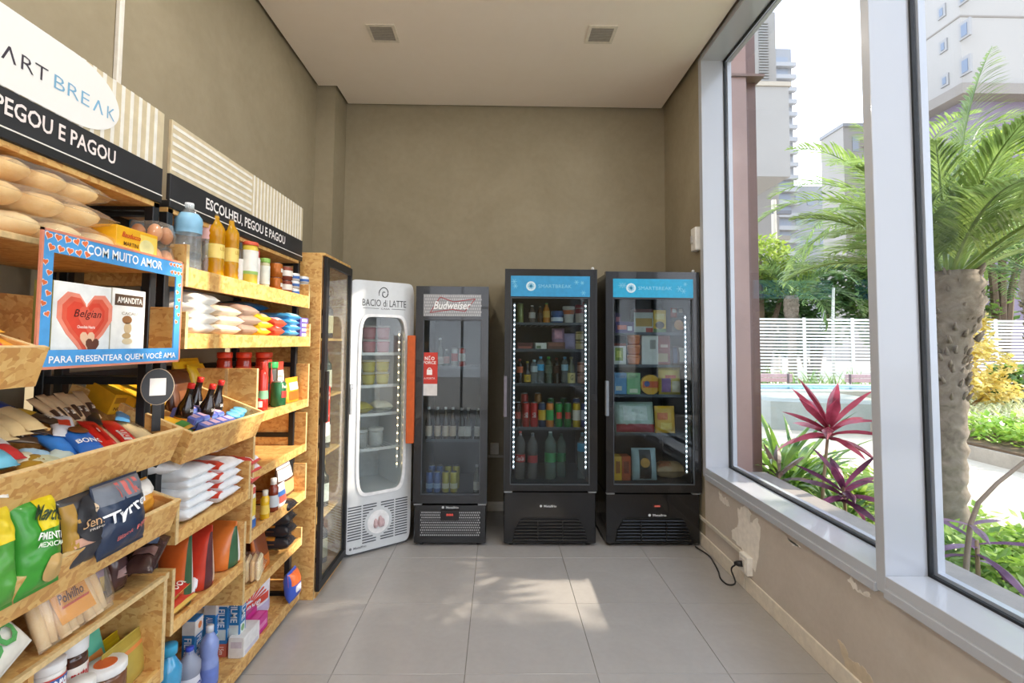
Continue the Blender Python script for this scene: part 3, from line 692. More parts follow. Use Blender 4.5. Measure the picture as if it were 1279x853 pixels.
spots = [(ya+.014+.025*i+.008*j, H1-.013-.026*j, .0085) for i in range(5) for j in range(2)]+[(ya+.009+.011*(k % 2), H1-.075-.024*k, .007) for k in range(6)]+[(yb-.058+.016*i+.006*j, H1-.013-.024*j, .006) for i in range(4) for j in range(2)]+[(yb-.012-.01*(k % 2), H1-.075-.024*k, .006) for k in range(6)]
for cy, cz, s in spots:
    tl = rn.uniform(-.5, .5)
    MB().prism(heart(cy, cz, s*1.25, tl), .002, .0026, 'x').build('heart', paint('f2ece6', .5), t)
    MB().prism(heart(cy, cz, s, tl), .0026, .0031, 'x').build('heart', paint('e0703f', .5), t)
yb_, w_, zt = bxs(68, 141, 355, -1.075)
t = carton('chocolate_box', 'white chocolate box with a red splashed heart inside the blue frame', (-1.10, yb_, GZ), w_, .045, zt-GZ, 'eef0ee', RS, None, 'box', panels=(('l', 0, 1, 0, 1, '8d8a45'),),
       text=(('f', 'Belgian', 'i', .57, .60, .085, .026, '4a1a18'), ('f', 'Chocolate Hearts', 'b', .55, .44, .055, .008, 'f7e9e2')))
hh = zt-GZ
def hp_(s, off, col, cx=.05, cz=.52, nm='printed_heart'): MB().prism([(p[0]*w_, p[1]*hh) for p in heart(cx, cz, s, 0)], -.0225-off, -.022, 'y').build(nm, pm(col, .5), t)
hp_(.50, .0008, 'ea8f78'); hp_(.42, .0011, 'dc5a42'); hp_(.34, .0013, 'd9452f'); hp_(.22, .0015, 'e0604a', .12, .55)
hp_(.13, .0022, 'e8c0a0', .08, .28, 'chocolate_picture'); hp_(.12, .0028, '6b3d2a', .17, .2, 'chocolate_picture')
yb_, w_, zt = bxs(141, 184, 362, -1.075)
carton('chocolate_box', 'white almond biscuit box with brown name panel inside the blue frame', (-1.10, yb_, GZ), w_*.97, .045, zt-GZ, 'f1efe9', RS, None, 'box', panels=(('f', .08, .92, .76, .92, '5b4636'), ('l', 0, 1, 0, 1, 'c9c3b4')),
       discs=(('f', .45, .56, .018, .012, '9a6a40'), ('f', .48, .44, .014, .016, 'd8bd94'), ('f', .45, .33, .016, .008, 'c8a878'), ('f', .48, .25, .019, .009, 'e0cda8')), text=(('f', 'AMANDITA', 'b', .5, .84, w_*.72, .017, 'f5f0e8'), ('f', 'CACAU', 'n', .5, .65, w_*.45, .008, '8a7a68')))
for k in range(3):
    y_ = at(190+10*k, 432, x=-1.10).y; t = thing('pyramid_sweet', ('left', 'middle', 'right')[k]+' yellow foil pyramid sweet of three in the corner of the gift shelf', 'sweet', (-1.10, y_, GZ), RS, 'yellow foil pyramid sweets')
    MB().add([(-.016, -.016, 0), (.016, -.016, 0), (.016, .016, 0), (-.016, .016, 0), (0, 0, .028)], [(3, 2, 1, 0), (0, 1, 4), (1, 2, 4), (2, 3, 4), (3, 0, 4)]).build('foil', pm('e6c23a', .25, metal=.3), t)
    B(-.006, .006, -.0168, -.016, .002, .008).build('sticker', pm('a5761c', .4), t)
for lab, px0, px1, py, x, c1, c2 in (('dark blue bag on the gift shelf beside the frame', 176, 192, 352, -1.28, '24405f', '9fb8cc'), ('blue and white bag at the end of the gift shelf', 209, 222, 352, -1.22, '2d78b8', 'e8eef2')):
    yb_, w_, zt = bxs(px0, px1, py, x); pouch('snack_bag', lab, (x, yb_, GZ), w_, zt-GZ, .06, c1, RS, None, 'bag', patches=((.5, .75, -50, 50, c2),))
# near slanted tray of the gift row
for k, (y_, d, h, c1, lab) in enumerate(((1.035, .02, .035, 'e0941f', 'orange wrapped snack lying at the end of the upper slanted tray'), (.985, .015, .045, 'd63a34', 'red wrapped snack in the upper slanted tray'), (1.04, .075, .06, 'e6a733', 'golden snack wrapper behind the orange one'), (1.0, .10, .075, 'd8841c', 'orange snack wrapper at the back of the upper slanted tray'))):
    sack('snack_wrapper', lab, NEAR.loc(d, y_, h), .085, .15, .04, c1, NEAR.rot(RS+.12*(-1)**k), 'snacks in the upper slanted tray', 'snack', seed=k, patches=((-.6, .6, .3, .6, 'b02028' if k == 1 else 'f0c060'),))
# candy tray
S_ = CANDY
def lay(name, lab, d, y, h, w, l, th, c, rz=0., rx=0., **k):
    """item lying in a slanted tray, its lower end at depth d"""
    fr_ = k.pop('fr', S_); return sack(name, lab, fr_.loc(d, y, h)-fr_.R @ Vector((0, 0, 0)), w, l, th, c, fr_.rot(RS+rz, rx), cat=k.pop('cat', 'snack'), **k)
def lp(name, lab, px, d, h, w, l, th, c, rz=0., rx=0., **k):
    """like lay(), the lower end seen at photo column px"""
    fr_ = k.get('fr', S_); p = fr_.loc(d, 0, h); return lay(name, lab, d, at(px, 520, x=p.x).y, h, w, l, th, c, rz, rx, **k)
BG_ = 'bars in the candy tray'
lp('biscuit_pack', 'blue biscuit pack with a white name in the candy tray', 118, .03, .05, .068, .17, .03, '2f6fc4', -.45, ovals=((.0, .66, .024, .024, '7a4a2a'),), text=(('BONO', 'b', 0, .25, .9, .12, 'f4f4f4', .0),))
lp('biscuit_pack', 'second blue biscuit pack behind the white name', 96, .05, .035, .06, .15, .03, '3a7fd0', -.3, seed=2)
lp('candy_bar', 'long red wafer bar beside the blue biscuit pack', 142, .025, .058, .044, .19, .018, 'd8291f', -.48, group=BG_, patches=((-.2, .15, .2, .75, 'b81c1c'),), text=(('DUO', 'x', -.3, .5, .5, .02, 'f2e6da', RS),))
lp('cookie_bar', 'beige chocolate chip bar between the red bars', 152, .04, .04, .045, .16, .018, 'd8bd92', -.45, group=BG_, seed=4)
lp('candy_bar', 'red wafer bar with white panel in the middle of the candy tray', 166, .03, .052, .048, .17, .018, 'cf2a22', -.45, group=BG_, patches=((-.7, .2, .1, .45, 'f0e9e0'),), text=(('DUO', 'x', -.25, .28, 1.0, .13, 'cf2a22', RS),))
lp('cookie_bar', 'cream cookie pack with dark lettering beside the red bars', 187, .035, .035, .062, .16, .026, 'dcc79a', -.4, group=BG_, text=(('CHOCO', 'b', 0, .55, .7, .12, '4a3018', RS),), seed=5)
lp('cookie_bar', 'tan cookie bar at the right end of the candy tray', 200, .045, .03, .045, .15, .02, 'c8955a', -.3, group=BG_, patches=((-.5, .5, .3, .7, 'e8d9b8'),), seed=6)
lp('cookie_bar', 'brown nut bar against the end board of the candy tray', 209, .04, .03, .04, .14, .02, 'a8763f', -.05, group=BG_, patches=((-.4, .4, .2, .8, 'efe3cc'),), seed=7)
lp('candy_bar', 'blue and white bar lying across behind the red bars', 152, .15, .06, .04, .14, .016, '5aa0d8', -.9, patches=((-.7, .7, .4, .9, 'eef2f4'),), seed=8)
lp('candy_bar', 'black wrapped bar behind the red bars', 118, .17, .055, .04, .15, .018, '2a2522', -.7, seed=9)
lp('biscuit_pack', 'white and orange striped pack behind the blue biscuit packs', 82, .13, .06, .055, .15, .02, 'e8ecf2', -.7, patches=((-.5, .5, .35, .6, 'd8482c'),), seed=3)
for k, (px, d, c1, lab) in enumerate(((38, .03, 'c79a3a', 'gold wrapped bonbon near the divider of the candy tray'), (52, .045, 'b08a34', 'second gold wrapped bonbon beside the divider'), (66, .02, 'e9e2b8', 'pale yellow wrapped sweet in the candy tray'), (78, .035, 'dfe4c0', 'cream wrapped sweet beside the gold bonbons'), (64, .085, 'a9cfe6', 'pale blue wrapped sweet in the candy tray'), (92, .025, '6aa6d6', 'blue cream sweet beside the blue pack'), (46, .10, 'ece6c6', 'ivory wrapped sweet at the back of the sweets heap'), (80, .09, 'cfe0d8', 'mint wrapped sweet at the back of the sweets heap'))):
    p = S_.loc(d, 0, .03); sack('wrapped_sweet', lab, (p.x, at(px, 540, x=p.x).y, p.z), .055, .07, .032, c1, S_.rot(RS+.4*(k-2)), 'wrapped sweets in the candy tray', 'sweet', seed=k, wr=.15)
lp('snack_pack', 'red and white pack at the left end of the candy tray', 14, .09, .05, .07, .15, .03, 'd23b3b', -.2, patches=((-.8, .8, .35, .6, 'eef0f0'),), seed=1)
lp('snack_pack', 'pale blue round pack at the left of the candy tray', 8, .06, .05, .06, .12, .04, '6fc0dc', -.1, seed=2)
lp('snack_pack', 'white pack with red lettering at the front left of the candy tray', 12, .005, .045, .08, .14, .02, 'ecebe6', .9, text=(('nutella', 'b', 0, .5, .8, .12, 'c83a3a', RS),), seed=3)
for k in range(3):
    lp('biscuit_sleeve', ('leftmost', 'middle', 'rightmost')[k]+' cream and navy biscuit sleeve in the back of the candy tray', 10+18*k, .17, .05+.008*k, .05, .2, .035, 'dcc493', -.1, group='biscuit sleeves', patches=((-1, 1, .55, .75, '24408c'),), seed=k)
for k in range(6):
    a_ = .5*(k/5-.5)
    lp('cereal_bar', 'kraft wrapped cereal bar, number %s from the left in the standing bunch' % ('one', 'two', 'three', 'four', 'five', 'six')[k], 84+7*k, .20+.012*(k % 2), .05, .034, .125, .016, 'cdb08a', -a_, .35, group='bunch of kraft wrapped cereal bars', patches=((-.7, .7, .1, .5, '4a3428'),), text=(('&joy', 'b', 0, .32, .5, .10, 'f0e6d8', RS),), seed=k)
for k in range(4):
    lp('cereal_bar', 'flat dark cereal bar in front of the kraft bunch, '+('leftmost', 'second', 'third', 'rightmost')[k]+' of four', 48+11*k, .16+.02*(k % 2), .05+.006*k, .038, .13, .014, '4b3a2c', .9-.2*k, group='flat dark cereal bars', patches=((-.8, .8, .6, .95, 'd9b23a'),), text=(('&joy', 'b', 0, .35, .7, .2, 'e8dcc8', RS),), seed=k)
for k in range(5):
    p = S_.loc(.27-.05*(k//3), 0, .06+.0*(k//3)); px = (130, 148, 166, 156, 176)[k]
    carton('nut_bar_box', 'yellow nut bar carton in the back of the candy tray, '+('back left', 'back middle', 'back right', 'front left', 'front right')[k], (p.x, at(px, 475, x=p.x).y, p.z), .062, .13, .07, 'dba31c', S_.rot(RS-.25), 'yellow nut bar cartons', 'box', panels=(('f', .1, .9, .55, .85, 'a8741a'), ('t', .3, .8, .3, .7, 'e9bf3a')), text=(('f', 'NUTS', 'b', .5, .3, .04, .012, '6b4310'),))
lp('snack_pack', 'orange pouch with white oval leaning in the right back of the candy tray', 178, .15, .05, .09, .15, .03, 'e8893c', -.1, .2, ovals=((0, .5, .03, .03, 'f2e4d4'),), seed=5)
# oval code holder
c = at(197, 483, x=-1.12)
t = thing('code_stand', 'black oval sign plate with blank white panel on a stem at the candy tray', 'sign', (-1.12, c.y, 1.23), -.85)
MB().prism([(.044*math.cos(2*PI*k/28), c.z-1.23+.058*math.sin(2*PI*k/28)) for k in range(28)], -.003, .003, 'x').build('plate', paint('2c2d31', .4), t)
MB().prism([(.046*math.cos(2*PI*k/28), c.z-1.23+.060*math.sin(2*PI*k/28)) for k in range(28)], -.0035, .0005, 'x').build('plate_rim', paint('c9b59a', .4), t)
B(.003, .0036, -.022, .022, c.z-1.23-.028, c.z-1.23+.028).build('white_panel', paint('eceae8', .5), t)
B(-.006, .0, -.012, .012, -.03, c.z-1.23-.05).build('stem', BLACKM, t)
# chips tray
S2 = CHIPS
def stand(name, lab, px0, px1, pyt, x, z0, c, th=.06, lean=.2, rz=0., **k):
    y_, w_, zt = bxs(px0, px1, pyt, x); h_ = (zt-z0)/math.cos(lean)
    return sack(name, lab, (x-.0, y_, z0), w_, h_, th, c, (PI/2-lean, 0, RS+rz), **{'wr': .12, 'a': 2.6, **k})
stand('snack_bag', 'green and yellow peanut bag with white lettering in the chips tray', 5, 60, 622, -1.09, .915, '3f9a34', .07, .15, patches=((-.2, .98, .62, .97, 'e6cf1e'), (.3, .98, .40, .62, '5aa63a')), text=(('Marcida', 'ib', .25, .78, .62, .16, '1e3a1c', -.35), ('PIMENTA', 'b', .1, .55, .6, .075, 'f2f4ec', -.25), ('MEXICANA', 'b', .12, .46, .55, .05, 'e2ecd8', -.25)), ovals=((.3, .2, .03, .03, 'c8a468'),))
stand('snack_bag', 'black premium chips bag with a round emblem in the chips tray', 62, 118, 617, -1.10, .915, '3b3a3e', .07, .12, patches=((-.95, .95, .30, .42, 'd9a790'), (-.98, -.6, .3, .9, 'b58a34')), ovals=((.1, .62, .055, .06, '2d2c30'), (.25, .76, .012, .016, 'd8c0a0')), text=(('Sensa', 'i', .05, .58, .55, .12, 'd2a878'), ('PREMIUM', 'n', .15, .48, .4, .03, 'e8e0d6')))
stand('snack_bag', 'navy crisps bag with large white name leaning right in the chips tray', 108, 166, 600, -1.075, .915, '27354f', .075, .15, patches=((-.98, .98, .70, .97, '6d737e'), (-.3, .6, .74, .95, 'c0605a')), text=(('Tyrrell', 'b', .0, .55, .9, .2, 'eef0f2', .2), ('Black Pepper', 'i', .1, .26, .7, .07, 'd06a62', .2)))
stand('snack_bag', 'white and orange bag behind the navy crisps bag', 150, 182, 604, -1.16, .93, 'e8a33a', .06, .25, patches=((-.9, .9, .55, .95, 'f0ece4'),))
stand('snack_bag', 'greenish snack bag behind the black bag in the chips tray', 140, 172, 588, -1.26, .95, '8fae9a', .05, .2)
stand('snack_bag', 'brown bag half hidden behind the green peanut bag', 28, 66, 612, -1.17, .92, '6b4a26', .05, .2, text=(('GLOBO', 'x', 0, .85, .7, .09, 'e0b03a'),))
stand('snack_bag', 'green bag cut by the picture edge in the chips tray', -45, 2, 630, -1.09, .915, '4f9c3a', .07, .15, patches=((-.9, .9, .6, .95, 'e2c92a'),))
sack('snack_bag', 'yellow and red snack packet lying low at the front of the chips tray', S2.loc(.02, 1.08, .012), .10, .13, .04, 'e6b92e', S2.rot(RS+1.2), cat='bag', patches=((-.8, .8, .2, .4, 'c8392c'),))
# bread stick shelf
Z5 = .738
t = sack('biscuit_bag', 'white bag with large green letters lying on the lower shelf', (-1.09, 1.075, Z5+.0), .27, .13, .06, 'ece8dc', (Matrix.Rotation(RS, 3, 'Z') @ Matrix.Rotation(PI/2-.55, 3, 'X') @ Matrix.Rotation(.35, 3, 'Z')).to_euler(), cat='bag', text=(('GLOBO', 'x', 0, .5, .85, .42, '57a45a'),), ovals=())
STICK = plaster_mat('bread_stick', 'e2bd8a', 'f0d9b4', rough=.6, scale=20)
ya, yb = at(52, 770, x=-1.10).y, at(130, 720, x=-1.10).y
t = thing('breadstick_bag', 'clear bag of pale bread sticks with an orange label on the lower shelf', 'bread', (-1.12, (ya+yb)/2, Z5), RS)
n = 8
for k in range(n):
    xk = -(yb-ya)/2+(yb-ya)*(k+.5)/n
    MB().tube([(xk*1.1, -.03+.008*math.sin(k*2), .012), (xk*1.05, .0, .07), (xk, .045, .165)], [.012, .0155, .014], 9).build('bread_stick', STICK, t, True)
m = MB(); m.rings([[(-.052+.104*i/5, -.036+.05*j-.0, .045+.085*j) for i in range(6)] for j in (0, .5, 1)], False, False, False); m.build('label', pm('eba33a', .4), t)
lettering('Polvilho', 'ib', lambda u, v: (u, -.0385+.05*v/.085, .045+v), .075, .022, pm('5a3216', .5, var=0), t, 0, .052)
B(-.04, .04, -.0235, -.0225, .078, .084).build('label_stripe', pm('c8452a', .4), t)
FB = Pillow((yb-ya)*1.2, .19, .075, 4, .06, 1).body('film_bag', FILM, t); FB.rotation_euler = (PI/2-.3, 0, 0); FB.location = (0, .0, .0)
stand('snack_bag', 'purple mini snack bag with white letters behind the bread sticks', 112, 134, 690, -1.20, Z5, '8c6a9e', .05, .15, patches=((-.9, .9, .05, .45, 'd8b23a'),), text=(('MINI', 'x', 0, .75, .8, .13, 'f0ecf2'), ('FOOD', 'b', 0, .6, .7, .07, 'f0ecf2')))
for k in range(2):
    stand('chocolate_pack', ('brown foil pack standing beside the purple bag', 'second brown foil pack standing nearest the end board')[k], 127+10*k, 148+8*k, 690, -1.17-.03*k, Z5, '4a3030', .045, .05, patches=((-.6, .6, .4, .6, '9a7a76'),), rough=.2, group='brown foil packs')
sack('chocolate_pack', 'brown foil pack lying over the end of the lower shelf', (-1.10, 1.545, Z5+.03), .085, .19, .045, '3d2826', (.25, .12, .35), group='brown foil packs', rough=.2, patches=((-.7, .7, .3, .5, '7d5d58'), (-.5, .5, .6, .75, '6f86a8')), wr=.14)
# jars and pouches in the low box
Z6 = .439
yy, r_, zt = rd(45, 78, 815, -1.13)
jar('spread_jar', 'chocolate spread jar with white lid and blue red label', (-1.13, yy, zt-.13-.02), r_, .13, 'e7e3dc', 'f2f0ec', 'd04a34', RS, None, 'jar', text=(('oreo', 'ib', 0, .55, 1.4, .3, 'f2f2f6'),), stripe=('3a64a8', .6, .72))
yy, r_, zt = rd(74, 106, 795, -1.16)
jar('spread_jar', 'tall hazelnut spread jar with white lid and red name', (-1.16, yy, Z6), r_, zt-Z6, '4a2a1c', 'f0efec', 'ece6dc', RS, 'hazelnut spread jars', 'jar', text=(('nutella', 'b', 0, .62, 1.5, .16, 'c23a3c'),), lz=(.35, .72))
yy, r_, zt = rd(111, 153, 828, -1.13)
jar('spread_jar', 'wide spread tub with white lid and orange disc on top', (-1.13, yy, Z6-.02), r_, zt-Z6+.02, '7a5038', 'f2f1ee', None, RS, None, 'jar')
o_ = MB().lathe([(r_*.55, zt-Z6+.02), (r_*.55, zt-Z6+.0212)], 18).build('lid_disc', pm('e2703c', .4), bpy.data.objects[-1] if False else [o for o in COL.objects if o.get('label') == 'wide spread tub with white lid and orange disc on top'][0])
yy, r_, zt = rd(94, 121, 842, -1.10)
jar('spread_jar', 'small white lidded tub in front of the wide tub', (-1.095, yy-.02, Z6-.02), r_, zt-Z6+.02, 'd9d4ca', 'eeece6', None, RS, None, 'jar')
yy, r_, zt = rd(95, 112, 812, -1.2)
jar('spread_jar', 'dark jar with grey lid behind the wide tub', (-1.22, yy, Z6), r_*1.1, zt-Z6, '5a3426', 'b8b4ae', None, RS, None, 'jar')
def spouch(lab, px0, px1, pyt, x, z0, c, **k):
    y_, w_, zt = bxs(px0, px1, pyt, x); return pouch('snack_pouch', lab, (x, y_, z0), w_, zt-z0, k.pop('th', .06), c, k.pop('rot', RS), **k)
spouch('mint green snack pouch leaning in the low box', 103, 138, 782, -1.20, Z6, '63c4a6', patches=((.3, .6, -50, 30, 'e8924a'),), rot=(-.2, 0, RS))
spouch('thin yellow pouch behind the mint green pouch', 105, 126, 785, -1.28, Z6, 'e2b82c')
spouch('yellow pouch with folded top at the back of the low box', 128, 177, 781, -1.22, Z6, 'e3c21c', patches=((.85, .99, -80, 80, 'd2ae14'),))
spouch('olive gold pouch with orange stripe in front of the yellow pouch', 128, 178, 797, -1.15, Z6-.0, 'b7a24c', patches=((.66, .74, -60, 60, 'dd8a4a'), (.8, .98, -85, 85, 'a8923c')))
# ------------------------------------------------------------------ goods on the second unit
ORD = ('bottom', 'second', 'third', 'fourth', 'fifth', 'sixth')
def by_label(l): return [o for o in COL.objects if o.get('label') == l][0]
# oil row
Z = OILZ+.064
WATERM = clear('eef4f6', .16, .05, name='plastic')
def rbottle(name, lab, px0, px1, pyt, x, z0, **k):
    y_, r_, zt = rd(px0, px1, pyt, x); return bottle(name, lab, (x, y_, z0), r_, zt-z0, k.pop('body', 'ffffff'), rot=RS, **k)
rbottle('water_bottle', 'large water bottle with pale blue label at the end of the oil shelf', 221, 252, 254, -1.15, Z, cap='eef2f6', label='8fc4e4', mat=WATERM, lz=(.55, .84), kind='pet', capw=.36)
rbottle('water_bottle', 'sparkling water bottle with pink label beside the blue one', 248, 269, 262, -1.19, Z, cap='f0f0f0', label='e8b8b4', mat=WATERM, lz=(.55, .82), capw=.36)
OILM = clear('f0b412', .55, .05, name='plastic')
for px0, px1, pyt, x, lab in ((259, 281, 268, -1.16, 'yellow cooking oil bottle next to the pink labelled water'), (279, 299, 274, -1.155, 'yellow cooking oil bottle next to the corn jar'), (256, 274, 268, -1.25, 'yellow cooking oil bottle in the second row on the left'), (281, 297, 276, -1.25, 'yellow cooking oil bottle in the second row on the right')):
    rbottle('oil_bottle', lab, px0, px1, pyt, x, Z, cap='6a5a3a', label='f2d878', mat=OILM, lz=(.30, .52), kind='pet', capw=.3, group='cooking oil bottles', text=(('LIZA', 'b', 0, .45, .9, .05, 'c9a030'),))
def rjar(name, lab, px0, px1, pyt, x, z0, *a, **k):
    y_, r_, zt = rd(px0, px1, pyt, x); return jar(name, lab, (x, y_, z0), r_, zt-z0, *a, rot=RS, **k)
rjar('sauce_bottle', 'slim white labelled bottle between oil and corn jar', 296, 304, 303, -1.17, Z, '5a4a34', '3a3a36', 'f0efea', cat='bottle', lidw=.7, lz=(.1, .6))
rjar('corn_jar', 'tall corn jar with red lid and white green label on the oil shelf', 301, 322, 303, -1.16, Z, 'e0c84a', 'd8583a', 'f2f2ea', lidh=.08, lz=(.25, .8), stripe=('9cc46a', .25, .32))
rjar('sauce_bottle', 'small red topped bottle beside the corn jar', 317, 325, 313, -1.15, Z, 'f0e8e4', 'c8343c', 'f4eeea', cat='bottle', lidh=.2, lidw=.8)
rjar('pickle_jar', 'jar with light green lid on the oil shelf', 325, 337, 323, -1.15, Z, 'd8d2a8', '96c860', 'eef2e4', lidh=.14)
y_, r_, z1 = rd(336, 351, 321, -1.17); h_ = .075
for k in range(4):
    yy = at(344+13*(k//2), 345, x=-1.165).y
    can('sauce_can', 'orange brown food can, '+('lower left', 'upper left', 'lower right', 'upper right')[k]+' of the four stacked on the oil shelf', (-1.165, yy, Z+(k % 2)*h_), .034, h_, 'b5651f' if k < 2 else '8a4634', 'f0ece4' if k >= 2 else None, rot=RS+.4, group='orange brown food cans', oval='f2f0e8')
for k in range(6):
    yy = at(366+12*(k//3), 355, x=-1.16).y
    can('tuna_can', 'white and blue tuna can, %s of the %s stack on the oil shelf' % (ORD[k % 3] if k % 3 < 2 else 'top', 'left' if k < 3 else 'right'), (-1.16, yy+.01, Z+(k % 3)*.043), .031, .042, 'eef0f2', '3a6ab4', rot=RS+.3, group='tuna cans', bz=(.25, .6))
rbottle('cleaner_bottle', 'white spray bottle with red base at the back of the oil shelf', 352, 366, 338, -1.20, Z, cap='f4f4f4', label='e0563a', body='f2f2f0', kind='milk', lz=(.1, .4))
# rice row
Z = RICEZ+.049
def heap(name, labs, y_, w, l, th, c, x=-1.108, rz=0., z0=Z, **k):
    for i, lb in enumerate(labs):
        sack(name, lb, (x, y_+.008*(i % 2), z0+i*th*.80), w, l, th*1.18, c, RS+rz+.05*(-1)**i, seed=i+len(lb), a=5, flat=.03, **k)
RZ = lambda px: at(px, 415, x=-1.13).y
heap('sugar_bag', ['white sugar bag with blue print, %s of its stack on the rice shelf' % q for q in ('bottom', 'second', 'third', 'top')], RZ(247)+.01, .155, .25, .046, 'f0eee8', group='white sugar bags', cat='bag', patches=((-.6, .2, .1, .3, '6f8fc0'),))
heap('rice_bag', ['beige rice bag, %s of the stack beside the white sugar' % q for q in ('bottom', 'middle', 'top')], RZ(283), .17, .25, .046, 'd8c9b4', group='beige rice bags', cat='bag')
heap('bean_bag', ['pinkish brown bean bag, %s of the stack on the rice shelf' % q for q in ('bottom', 'middle', 'top')], RZ(308), .16, .25, .052, 'a58c7e', group='bean bags', cat='bag')
sack('flour_bag', 'yellow topped bag lying behind the beige rice', (-1.3, RZ(300), Z+.12), .2, .2, .05, 'e8b93a', RS, cat='bag')
heap('pasta_pack', ['yellow pasta pack, %s of three beside the beans' % q for q in ('bottom', 'middle', 'top')], RZ(326), .13, .22, .04, 'e9c22c', group='yellow pasta packs', cat='pack', patches=((-.5, .5, .02, .2, 'd9b48a'),))
heap('pasta_pack', ['red pasta pack, %s of two beside the yellow packs' % q for q in ('lower', 'upper')], RZ(345), .12, .22, .05, 'd9503a', group='red pasta packs', cat='pack', patches=((-.4, .4, .05, .3, 'e9c8d0'),))
heap('wafer_pack', ['blue pasta pack, %s of the stack next to the purple box' % q for q in ('bottom', 'second', 'third', 'top')], RZ(363), .15, .22, .037, '3f94cc', group='blue pasta packs', cat='pack', patches=((-.6, .6, .02, .3, '9fd0e6'),))
sack('flour_bag', 'large blue and yellow bag lying on top behind the blue packs', (-1.27, RZ(350)+.05, Z+.135), .26, .18, .05, '2f7fc2', RS, cat='bag', patches=((-.3, .3, .1, .9, 'e0b040'),))
y_, w_, zt = bxs(375, 384, 397, -1.115)
carton('tea_box', 'purple and white carton at the right end of the rice shelf', (-1.16, y_+.01, Z), w_*1.1, .09, zt-Z, '6a5aa8', RS, None, 'box', panels=tuple(('f', .2, .8, .08+.24*k, .22+.24*k, 'e6e2f0') for k in range(4)))
# sauce tray
S3 = SAUCE
SOYM = pm('1d1413', .12, coat=.6)
for k, (px, py, d, lab) in enumerate(((229, 470, .13, 'leftmost soy sauce bottle with red cap leaning in the sauce tray'), (252, 474, .17, 'soy sauce bottle with red cap at the back of the four'), (247, 482, .10, 'soy sauce bottle with red cap in front of the other soy bottles'), (264, 484, .12, 'rightmost soy sauce bottle with red cap in the sauce tray'))):
    y_ = at(px+2, 490, x=-1.2).y
    t = bottle('soy_bottle', lab, S3.loc(d, y_, .004), .030, .20, '1d1413', 'd8322c', 'd98a1e', 'soy', (S3.R @ Matrix.Rotation(RS, 3, 'Z') @ Matrix.Rotation(-.15, 3, 'X')).to_euler(), 'soy sauce bottles', lz=(.05, .35), mat=SOYM, text=(('SALT', 'b', 0, .5, .8, .06, 'e8e2d8'),))
for k, (px0, px1, py, x, c1, lab) in enumerate(((205, 235, 462, -1.36, '5a3520', 'brown bag standing at the back of the sauce tray'), (218, 250, 448, -1.42, 'e2b81e', 'yellow bag at the very back of the sauce tray'), (236, 256, 455, -1.38, 'e6c22c', 'yellow bag with pale picture behind the soy bottles'))):
    y_, w_, zt = bxs(px0, px1, py, x); z0 = S3.loc(-1.098-x, y_).z
    sack('coffee_bag', lab, (x, y_, z0), w_, (zt-z0), .06, c1, (PI/2-.2, 0, RS), cat='bag', patches=((-.5, .5, .2, .5, '7a4a2c' if k == 0 else 'efe0b0'),), seed=k)
for k in range(3):
    lay('soup_packet', 'yellow and green soup packet, %s of three at the left of the sauce tray' % ('front', 'middle', 'back')[k], .01+.03*k, 1.80+.025*k, .03+.012*k, .075, .11, .02, ('d8c02c', '8fae34', 'c89a2a')[k], .15, fr=S3, group='soup packets', cat='packet', patches=((-.8, .8, .1, .4, '3f7a34'),), seed=k)
for i in range(4):
    for j in range(3):
        c = S3.loc(.05+.055*j, 1.915+.05*i, .035+.008*j)
        carton('gum_box', 'blue and pink carton in the sauce tray, row %s from the left, %s' % (('one', 'two', 'three', 'four')[i], ('front', 'middle', 'back')[j]), c, .046, .05, .045, '5f6fbe', S3.rot(RS), 'small blue and pink cartons', 'box', panels=(('t', .15, .85, .2, .8, 'd8b4cc'), ('f', .1, .9, .15, .85, '8ea6dc')), b=.006)
for i in range(3):
    c = S3.loc(.06+.01*i, 2.115+.045*i, .03)
    jar('yogurt_tub', 'light blue tub at the right end of the sauce tray, '+('left', 'middle', 'right')[i]+' of three', c, .026, .055, '4fa8e0', '6cc0ee', None, S3.rot(RS), 'light blue tubs', 'tub', lidw=1.1)
lay('snack_pack', 'orange packet with white oval at the left end of the sauce tray', .10, 1.76, .05, .08, .14, .03, 'e88c42', .2, .2, fr=S3, ovals=((0, .55, .025, .03, 'f4e8da'),))
# box A: tomato jars, sauces
Z = 1.161
for k in range(3):
    yy = at((281, 305, 331)[k], 445, x=-1.30-.0*k).y+.0
    y_, r_, zt = rd((272, 296, 320)[k], (290, 314, 340)[k], 440, -1.36+.06*k)
    jar('tomato_jar', 'tomato sauce jar with orange red lid, '+('left', 'middle', 'right')[k]+' of the three behind the board', (-1.36+.06*k, max(y_, 2.31), Z), r_*.95, zt-Z, 'a8321e', 'd8482c', 'b8402a', RS, 'tomato sauce jars', lidh=.1)
y_, w_, zt = bxs(326, 334, 452, -1.13)
bottle('ketchup_bottle', 'red ketchup bottle beside the board in the sauce box', (-1.135, max(2.30, y_), Z), .027, zt-Z, 'b8322a', 'c83a30', '7cb08a', 'mayo', RS, None, lz=(.25, .42))
rjar('olive_jar', 'dark jar with bright green lid standing on the sauce box', 333, 347, 452, -1.20, Z, '4a4438', '36a85a', '3c5a8a', lidh=.14, lz=(.1, .5))
y_, w_, zt = bxs(346, 361, 452, -1.16)
pouch('sauce_sachet', 'red sachet with white bell shaped label standing in the sauce box', (-1.19, y_, Z), w_, zt-Z, .05, 'cf4438', RS, None, 'sachet', patches=((.1, .8, -60, 60, 'f2efe8'),), text=(('HEINZ', 'b', 0, .66, .4, .06, '6a6a6a'),))
y_, r_, zt = rd(339, 357, 476, -1.135)
can('vegetable_can', 'green food can with red picture at the front of the sauce box', (-1.135, y_, Z), r_, zt-Z, '2f6a44', None, rot=RS, oval='b83a34', text=(('Predilecta', 'b', 0, .8, 1.3, .14, 'f0ead8'),))
